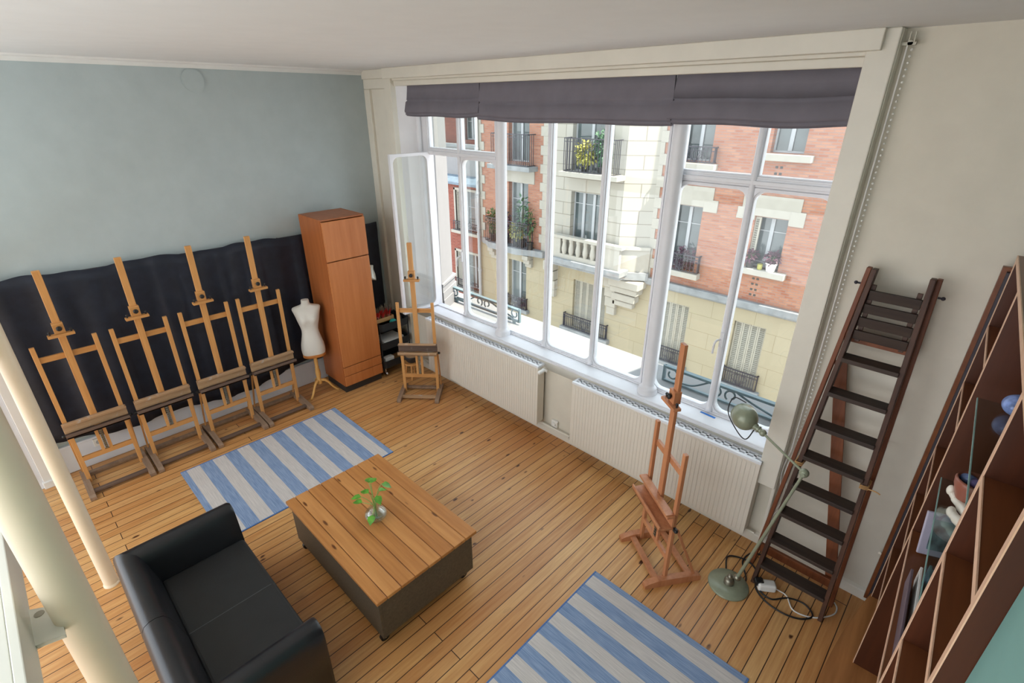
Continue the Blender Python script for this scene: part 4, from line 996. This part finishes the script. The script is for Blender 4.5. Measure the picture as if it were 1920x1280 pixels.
def shutter(parent,x0,x1,z0,z1,y,n=4):
    b=MB(); wd=(x1-x0)/n
    for i in range(n):
        a=x0+wd*i; c_=a+wd
        b.box(a+.004,a+.05,y,y+.035,z0,z1); b.box(c_-.05,c_-.004,y,y+.035,z0,z1); b.box(a+.05,c_-.05,y,y+.035,z1-.06,z1); b.box(a+.05,c_-.05,y,y+.035,z0,z0+.06)
        k=int((z1-z0-.12)/.062)
        for j in range(k):
            z=z0+.06+j*(z1-z0-.12)/k; b.bar((a+.05,y+.018,z+.03),(c_-.05,y+.018,z+.03),.008,.066,(0,1,.9))
    b.box(x0,x1,y+.05,y+.055,z0,z1,1)
    return b.build('shutter',[M['shutter'],M['shutterdark']],parent)
# right brick field
HB=[]; 
wins_r=[(-4.02,-3.32,.95,-.20),(-5.97,-5.25,.98,-.60),(-3.99,-3.33,3.6,2.28),(-5.97,-5.25,3.4,2.0)]
hb=[(fx(a),fx(c_),fz(e_),fz(d_)) for a,c_,d_,e_ in wins_r]
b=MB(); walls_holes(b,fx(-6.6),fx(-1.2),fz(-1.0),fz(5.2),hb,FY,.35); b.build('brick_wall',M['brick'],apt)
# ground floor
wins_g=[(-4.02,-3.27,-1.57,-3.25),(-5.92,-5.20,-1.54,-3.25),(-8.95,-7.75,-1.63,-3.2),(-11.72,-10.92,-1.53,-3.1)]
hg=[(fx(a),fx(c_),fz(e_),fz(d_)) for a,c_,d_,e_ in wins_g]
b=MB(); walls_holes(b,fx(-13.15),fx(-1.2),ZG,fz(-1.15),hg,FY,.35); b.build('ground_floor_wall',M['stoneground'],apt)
b=MB(); b.box(fx(-6.7),fx(-1.2),FY-.16,FY+.05,fz(-1.17),fz(-1.0)); b.box(fx(-6.7),fx(-1.2),FY-.08,FY+.05,fz(-1.22),fz(-1.17)); b.build('string_course',M['greystone'],apt,.02)
for a,c_,d_,e_ in wins_g[:2]: shutter(apt,fx(a)+.01,fx(c_)-.01,fz(e_)+.01,fz(d_)-.01,FY+.10)
# lintels
def lintel(x0,x1,zt,zm,zb,xe):
    b=MB(); b.box(fx(x0),fx(x1),FY-.03,FY+.1,fz(zm),fz(zt)); 
    b.box(fx(x0-xe),fx(x0+.32-.02),FY-.032,FY+.1,fz(zb),fz(zm)+.002); b.box(fx(x1-.2),fx(x1+xe),FY-.032,FY+.1,fz(zb),fz(zm)+.002)
    return b.build('stone_lintel',M['plainstone'],apt,.008)
lintel(-4.34,-3.12,1.41,.96,.86,.1)
b=MB(); b.box(fx(-4.43),fx(-4.03),FY-.034,FY+.1,fz(.86),fz(1.12)); b.box(fx(-3.31),fx(-3.01),FY-.034,FY+.1,fz(.83),fz(1.14)); b.build('stone_lintel',M['plainstone'],apt,.008)
b=MB(); b.box(fx(-6.25),fx(-5.03),FY-.03,FY+.1,fz(.99),fz(1.45)); b.box(fx(-5.24),fx(-4.90),FY-.034,FY+.1,fz(.89),fz(1.17)); b.box(fx(-6.35),fx(-5.98),FY-.034,FY+.1,fz(.89),fz(1.17)); b.build('stone_lintel',M['plainstone'],apt,.008)
# right windows, sills
for a,c_,d_,e_ in wins_r: quad_win(apt,fx(a),fx(c_),fz(e_),fz(d_),FY)
slab(apt,'window_sill',fx(-4.22),fx(-3.12),FY-.2,FY+.2,fz(-.34),fz(-.20)); slab(apt,'window_sill',fx(-4.22),fx(-3.12),FY-.2,FY+.2,fz(2.13),fz(2.27))
slab(apt,'window_sill',fx(-6.1),fx(-5.06),FY-.25,FY+.2,fz(-.76),fz(-.62)); slab(apt,'window_sill',fx(-6.1),fx(-5.06),FY-.25,FY+.2,fz(1.84),fz(1.97))
railing(apt,fx(-6.02),fx(-5.10),FY-.18,fz(-.60),fz(-.17),10,1,.18); railing(apt,fx(-6.02),fx(-5.12),FY-.18,fz(1.99),fz(2.34),10,1,.18)
b=MB(); b.box(fx(-4.0),fx(-3.33),FY-.1,FY-.08,fz(-.02),fz(.005)); b.build('guard_bar',M['blackmetal'],apt)
for (a,c_) in((-4.04,-3.20),(-5.95,-5.12)):
    railing(apt,fx(a),fx(c_),FY-.10,fz(-3.22),fz(-2.80),14,1,.1); slab(apt,'window_sill',fx(a-.1),fx(c_+.1),FY-.16,FY+.1,fz(-3.36),fz(-3.24),'greystone')
for a,c_,d_,e_ in (wins_r[0],): # folded louvre shutter at left jamb
    shutter(apt,fx(a)-.02,fx(a)+.16,fz(e_)+.02,fz(d_)-.02,FY+.06,1)
# little vents in the brick
b=MB()
for z in(-.45,-.58,-.71,-.84,2.0,1.87,1.72):
    for dx in(0,.12): b.box(fx(-3.82)+dx,fx(-3.82)+dx+.07,FY-.006,FY+.02,fz(z)-.03,fz(z)+.03)
b.build('vent_brick',M['plinth'],apt)
# left brick field
wins_l=[(-11.72,-10.88,.99,-.9),(-11.72,-10.86,3.5,1.6)]
hl=[(fx(a),fx(c_),fz(e_),fz(d_)) for a,c_,d_,e_ in wins_l]
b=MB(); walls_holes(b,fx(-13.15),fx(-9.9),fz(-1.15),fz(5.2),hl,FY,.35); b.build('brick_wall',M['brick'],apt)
for a,c_,d_,e_ in wins_l+[wins_g[3]]: quad_win(apt,fx(a),fx(c_),fz(e_),fz(d_),FY,.2)
slab(apt,'stone_lintel',fx(-12.1),fx(-10.62),FY-.03,FY+.1,fz(.99),fz(1.36))
# quoins: alternating blocks each side of the left field and right of the bay
b=MB()
for i in range(16):
    z0=-1.0+i*.26
    b.box(fx(-13.15),fx(-13.0+.13*(i%2)+.05),FY-.03,FY+.05,fz(z0),fz(z0+.26)-.004)
    b.box(fx(-10.28-.1*(i%2)),fx(-9.9),FY-.03,FY+.05,fz(z0),fz(z0+.26)-.004)
    b.box(fx(-6.75),fx(-6.42+.14*(i%2)),FY-.03,FY+.05,fz(z0),fz(z0+.26)-.004)
b.build('quoins',M['plainstone'],apt)
slab(apt,'balcony_slab',fx(-12.3),fx(-10.5),FY-.5,FY+.1,fz(1.38),fz(1.52),'greystone'); railing(apt,fx(-12.15),fx(-10.62),FY-.42,fz(1.53),fz(2.42),18,0,.42)
b=MB(); b.prism([(fx(-13.1),FY,fz(-1.18)),(fx(-12.7),FY-.18,fz(-1.18)),(fx(-12.3),FY-.5,fz(-1.18)),(fx(-11),FY-.55,fz(-1.18)),(fx(-10.55),FY-.3,fz(-1.18)),(fx(-10.1),FY-.2,fz(-1.18)),(fx(-10.05),FY+.05,fz(-1.18))],(0,0,.24)); b.build('balcony_slab',M['greystone'],apt,.02)
railing(apt,fx(-12.5),fx(-10.6),FY-.42,fz(-.97),fz(-.16),22,0,.42)
b=MB()
for x in(-12.35,-10.75):
    for dz,dy in((0,.36),(-.18,.26),(-.34,.14)): b.box(fx(x)-.16,fx(x)+.16,FY-dy,FY+.05,fz(-1.2)+dz-.18,fz(-1.2)+dz)
b.build('corbel',M['plainstone'],apt,.02)
railing(apt,fx(-11.75),fx(-10.85),FY-.12,fz(-3.15),fz(-2.76),12,1,.12); slab(apt,'window_sill',fx(-11.85),fx(-10.75),FY-.2,FY+.1,fz(-3.28),fz(-3.16),'greystone')
# stone bay
BY=14.4
bx=lambda x:fx(x,BY); bz=lambda z:fz(z,BY)
bay_h=[(bx(-9.20),bx(-8.13),bz(-.45),bz(.95)),(bx(-9.25),bx(-8.1),bz(1.5),bz(3.6))]
b=MB(); walls_holes(b,bx(-9.95),bx(-7.47),bz(-1.1),bz(5),bay_h,BY,.3)
zt,zb=bz(5),bz(-1.1)
b.add([(bx(-7.47),BY,zb),(fx(-6.5),FY,zb),(fx(-6.5),FY,zt),(bx(-7.47),BY,zt)],[(0,1,2,3)])
b.add([(bx(-9.95),BY,zb),(fx(-10.0),FY,zb),(fx(-10.0),FY,zt),(bx(-9.95),BY,zt)],[(3,2,1,0)])
b.add([(bx(-9.95),BY,zb),(bx(-7.47),BY,zb),(fx(-6.5),FY,zb),(fx(-10.0),FY,zb)],[(3,2,1,0)])
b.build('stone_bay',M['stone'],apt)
for i,(a,c_,d_,e_) in enumerate(bay_h): quad_win(apt,a,c_,d_,e_,BY,.2,3 if i==0 else 2,.76)
shutter(apt,bx(-9.42),bx(-9.2),bz(-.40),bz(.95),BY+.03,1)
# balustrade
b=MB(); yb_=BY-.28
x0,x1=fx(-9.85,yb_),fx(-7.4,yb_); zt_,zb_=fz(-.36,yb_),fz(-1.05,yb_)
b.box(x0-.1,x1+.1,yb_-.1,yb_+.14,zt_-.1,zt_); b.box(x0,x1,yb_-.06,yb_+.08,zb_,zb_+.16)
b.box(x0,x0+.42,yb_-.06,yb_+.08,zb_+.16,zt_-.1); b.box(x1-.62,x1,yb_-.06,yb_+.08,zb_+.16,zt_-.1)
n=6
for i in range(n):
    x=x0+.42+(x1-x0-1.04)*(i+.5)/n
    b.lathe([(.07,0),(.075,.04),(.10,.12),(.105,.2),(.08,.36),(.075,.44),(.09,.47),(.09,.56)],(x,yb_,zb_+.15),12)
b.build('balustrade',M['plainstone'],apt)
b=MB(); b.box(x0-.15,x1+.15,yb_-.18,BY+.1,zb_-.2,zb_); b.box(x0-.1,x1+.1,yb_-.1,BY+.1,zb_-.3,zb_-.2); b.build('balcony_slab',M['greystone'],apt,.02)
# canted pedestal and corbels right of balcony
def canted(z0,z1,o,name,m):
    b=MB(); d=Vector((fx(-6.5)-bx(-7.47),FY-BY,0)); nrm=Vector((d.y,-d.x,0)).normalized()
    p0=Vector((bx(-7.47),BY,z0)); p1=Vector((fx(-6.5),FY,z0))
    b.prism([p0+nrm*o-d*.05,p1+nrm*o,p1+Vector((0,.1,0)),p0+Vector((0,.1,0))],(0,0,z1-z0)); b.build(name,M[m],apt,.02)
canted(bz(-.42),bz(-.34),.16,'stone_band','plainstone'); canted(bz(-1.05),bz(-.42),.10,'pedestal','plainstone'); canted(bz(-1.26),bz(-1.05),.22,'stone_band','greystone')
b=MB()
for k,(o,zz,hh,xe) in enumerate(((.0,-1.30,.28,0),(.14,-1.56,.22,.1),(.26,-1.80,.26,.2),(.36,-2.05,.20,.3))):
    b.box(bx(-7.75),bx(-6.75-xe*1.0),BY+.02+o,FY+.02,bz(zz)-hh,bz(zz))
b.build('corbel',M['plainstone'],apt,.04)
b=MB()
for x in(-9.75,-7.5):
    for dz,dy in((0,.42),(-.4,.3),(-.8,.22)): b.box(fx(x)-.22,fx(x)+.22,FY-dy,FY+.05,bz(-1.34)+dz-.38,bz(-1.34)+dz)
    b.box(fx(x)-.18,fx(x)+.18,FY-.16,FY+.05,bz(-1.34)-1.5,bz(-1.34)-1.18)
b.build('corbel',M['plainstone'],apt,.03)
# small iron balcony of the bay
yk=BY-.42
slab(apt,'balcony_slab',fx(-9.68,yk),fx(-7.68,yk),yk-.05,BY+.05,fz(1.33,yk),fz(1.47,yk)); railing(apt,fx(-9.55,yk),fx(-7.85,yk),yk+.03,fz(1.48,yk),fz(2.37,yk),16,0,.38)
# shutters of the bay ground floor
shutter(apt,fx(-8.95)+.01,fx(-7.75)-.01,fz(-3.2)+.01,fz(-1.63)-.01,FY+.10,5)
railing(apt,fx(-9.2),fx(-7.6),FY-.14,fz(-3.2),fz(-2.76),22,1,.14); slab(apt,'window_sill',fx(-9.3),fx(-7.5),FY-.22,FY+.1,fz(-3.36),fz(-3.22),'greystone')
# drain pipe
b=MB(); b.cyl((fx(-13.09),FY-.12,ZG),(fx(-13.09),FY-.12,fz(5)),.07,n=12)
for z in(-2.2,-.9,.5,1.9): b.cyl((fx(-13.09),FY-.12,fz(z)-.05),(fx(-13.09),FY-.12,fz(z)+.05),.09,n=12); b.box(fx(-13.09)-.03,fx(-13.09)+.03,FY-.12,FY+.02,fz(z)-.03,fz(z)+.03)
b.build('drain_pipe',M['extframe'],apt)

# neighbour building on the far left
nb=thing('corner_building','red brick building with zinc ledge left of the stone apartment house','building',(-19,15.3,ZG))
LY=15.25
wl=[(-14.62,-13.28,.42,-1.0),(-14.70,-13.38,-1.83,-3.2)]
hn=[(fx(a),fx(c_),fz(e_),fz(d_)) for a,c_,d_,e_ in wl]
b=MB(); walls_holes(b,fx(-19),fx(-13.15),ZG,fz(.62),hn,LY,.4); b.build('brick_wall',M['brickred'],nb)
for a,c_,d_,e_ in hn: quad_win(nb,a,c_,d_,e_,LY,.22,3,.6)
for a,c_,d_,e_ in hn:
    b=MB(); b.box(a-.09,a,LY-.04,LY+.05,d_,e_+.09); b.box(c_,c_+.09,LY-.04,LY+.05,d_,e_+.09); b.box(a-.09,c_+.09,LY-.04,LY+.05,e_,e_+.1); b.build('window_surround',M['plainstone'],nb)
    slab(nb,'window_sill',a-.15,c_+.15,LY-.25,LY+.1,d_-.13,d_); railing(nb,a-.05,c_+.05,LY-.16,d_,d_+.42,14)
    shutter(nb,a+.01,a+.36,d_+.02,e_-.02,LY+.04,1)
b=MB(); b.prism([(fx(-19),LY-.2,fz(.62)),(fx(-19),LY-.2,fz(.70)),(fx(-19),LY+.5,fz(.98)),(fx(-19),LY+.5,fz(.62))],(fx(-13.15)-fx(-19),0,0)); b.build('zinc_ledge',M['zinc'],nb)
hu_=[(fx(-14.95),fx(-14.3),fz(2.05),fz(2.9)),(fx(-13.95),fx(-13.25),fz(1.9),fz(2.9))]
b=MB(); b.box(fx(-19),fx(-13.15),LY+.3,LY+.5,fz(.9),fz(1.85)); b.build('parapet',M['ext_white'],nb)
b=MB(); b.box(fx(-19),fx(-13.15),LY+.2,LY+.55,fz(1.85),fz(1.95)); b.build('coping',M['greystone'],nb)
b=MB(); walls_holes(b,fx(-19),fx(-13.15),fz(1.5),fz(4.6),hu_,LY+1.0,.3); b.build('attic_wall',M['brickred'],nb)
for a,c_,d_,e_ in hu_: quad_win(nb,a,c_,d_,e_,LY+1.0,.2)
b=MB(); b.box(fx(-19),fx(-13.15),LY+.4,LY+1.1,fz(2.95),fz(3.1)); b.build('eaves',M['zinc'],nb)
struct(one('trim_8',M['street'],lambda b:b.box(-30,12,4.5,15.5,ZG-.3,ZG)),'street far below between the two buildings')

# ------------------------------------------------------------------ balcony and sill plants
def bush(name,lab,c,r,n,mat,cat='plant',seed=0,group=None,pot=None,leaf=.12,sc=(1,1,1),stem=True):
    rnd=random.Random(seed); t=thing(name,lab,cat,c,0,group); c=Vector(c); base=c.z
    h=0
    if pot:
        pr,ph,pm=pot; b=MB(); b.lathe([(pr*.72,0),(pr*.76,.01),(pr,ph),(pr*1.06,ph),(pr*1.06,ph-.03),(pr*.9,ph-.04),(0,ph-.05)],c,16); b.build('pot',M[pm],t); h=ph-.05
    ctr=c+Vector((0,0,h+r*sc[2]*1.0))
    b=MB()
    for k in range(n):
        d=Vector((rnd.gauss(0,1),rnd.gauss(0,1),rnd.gauss(0,1))).normalized(); q=rnd.uniform(.35,1)
        p=ctr+Vector((d.x*r*sc[0]*q,d.y*r*sc[1]*q,d.z*r*sc[2]*q))
        dd=(d+Vector((rnd.uniform(-.6,.6),rnd.uniform(-.6,.6),rnd.uniform(-.5,.3)))).normalized()
        b.leaf(p,dd,(rnd.uniform(-.5,.5),rnd.uniform(-1,0),1),leaf*rnd.uniform(.7,1.2),leaf*.5)
    b.build('foliage',M[mat],t)
    b=MB()
    for k in range(6):
        a=k*1.05; b.tube([c+Vector((0,0,h)),ctr+Vector((math.cos(a)*r*sc[0]*.3,math.sin(a)*r*sc[1]*.3,0)),ctr+Vector((math.cos(a)*r*sc[0]*.6,math.sin(a)*r*sc[1]*.6,r*sc[2]*.4))],.008,5)
    b.build('stems',M['leafdark'],t)
    return t
zs=fz(-.20); 
bush('potted_plant','purple plant in a dark pot on the brick window sill, left of the yellow cup',(fx(-3.93),FY-.06,zs),.19,120,'leafpurple',seed=1,pot=(.125,.2,'plinth'),leaf=.11,group='sill plants')
bush('potted_plant','purple-green plant in a white pot on the brick window sill, right of the yellow cup',(fx(-3.46),FY-.06,zs),.18,120,'leafpurple',seed=2,pot=(.15,.24,'whiteplastic'),leaf=.11,group='sill plants')
tag(one('yellow_cup',M['leafyellow'],lambda b:b.lathe([(.06,0),(.066,.01),(.075,.16),(.068,.16),(.055,.02),(0,.02)],(fx(-3.69),FY-.08,zs),16)),'small yellow cup between the two potted plants on the brick sill','cup')
bush('balcony_plant','purple bush behind the iron railing of the window beside the right iron column',(fx(-5.55),FY-.02,fz(-.62)),.34,260,'leafpurple',seed=3,leaf=.12,sc=(1.2,.4,1.1))
bush('balcony_plant','yellow-green shrub hanging over the upper iron balcony of the stone bay',(fx(-8.9,yk),yk+.20,fz(1.47,yk)),.40,260,'leafyellow',seed=4,leaf=.15,sc=(.95,.42,1.0),pot=(.15,.22,'plinth'))
bush('balcony_plant','tall dark green shrub at the right of the stone bay iron balcony',(fx(-8.35,yk),yk+.22,fz(1.47,yk)),.45,300,'leafteal',seed=5,leaf=.13,sc=(.75,.4,1.3),pot=(.15,.22,'plinth'))
bush('balcony_plant','bright yellow-green plant on the left brick balcony',(fx(-11.2),FY-.22,fz(-1.0)),.34,220,'leafyellow',seed=6,leaf=.13,sc=(1,.5,1.0),pot=(.16,.34,'plinth'))
bush('balcony_plant','tall green and leafy tree on the left brick balcony',(fx(-11.0),FY-.20,fz(-1.0)),.55,110,'leafteal',seed=7,leaf=.17,sc=(.7,.3,1.6),pot=(.16,.34,'plinth'))
bush('balcony_plant','red-leaved maple on the left brick balcony',(fx(-11.75),FY-.2,fz(-1.0)),.5,80,'leafpurple',seed=8,leaf=.15,sc=(.75,.3,1.5),pot=(.16,.34,'plinth'))
bush('balcony_plant','pale green shrub at the left end of the left brick balcony',(fx(-12.3),FY-.20,fz(-1.0)),.4,160,'leafdark',seed=9,leaf=.14,sc=(.8,.4,1.3),pot=(.16,.34,'plinth'))
bush('balcony_plant','thin climber on the brick at the right end of the left brick balcony',(fx(-10.62),FY-.22,fz(-1.0)),.5,60,'leafdark',seed=10,leaf=.13,sc=(.35,.3,1.7),pot=(.14,.3,'plinth'))
bush('balcony_plant','small reddish flowers in the ground-floor window behind the iron railing',(fx(-11.2),FY+.02,fz(-3.16)),.22,140,'leafpurple',seed=12,leaf=.10,sc=(1.3,.4,.9))
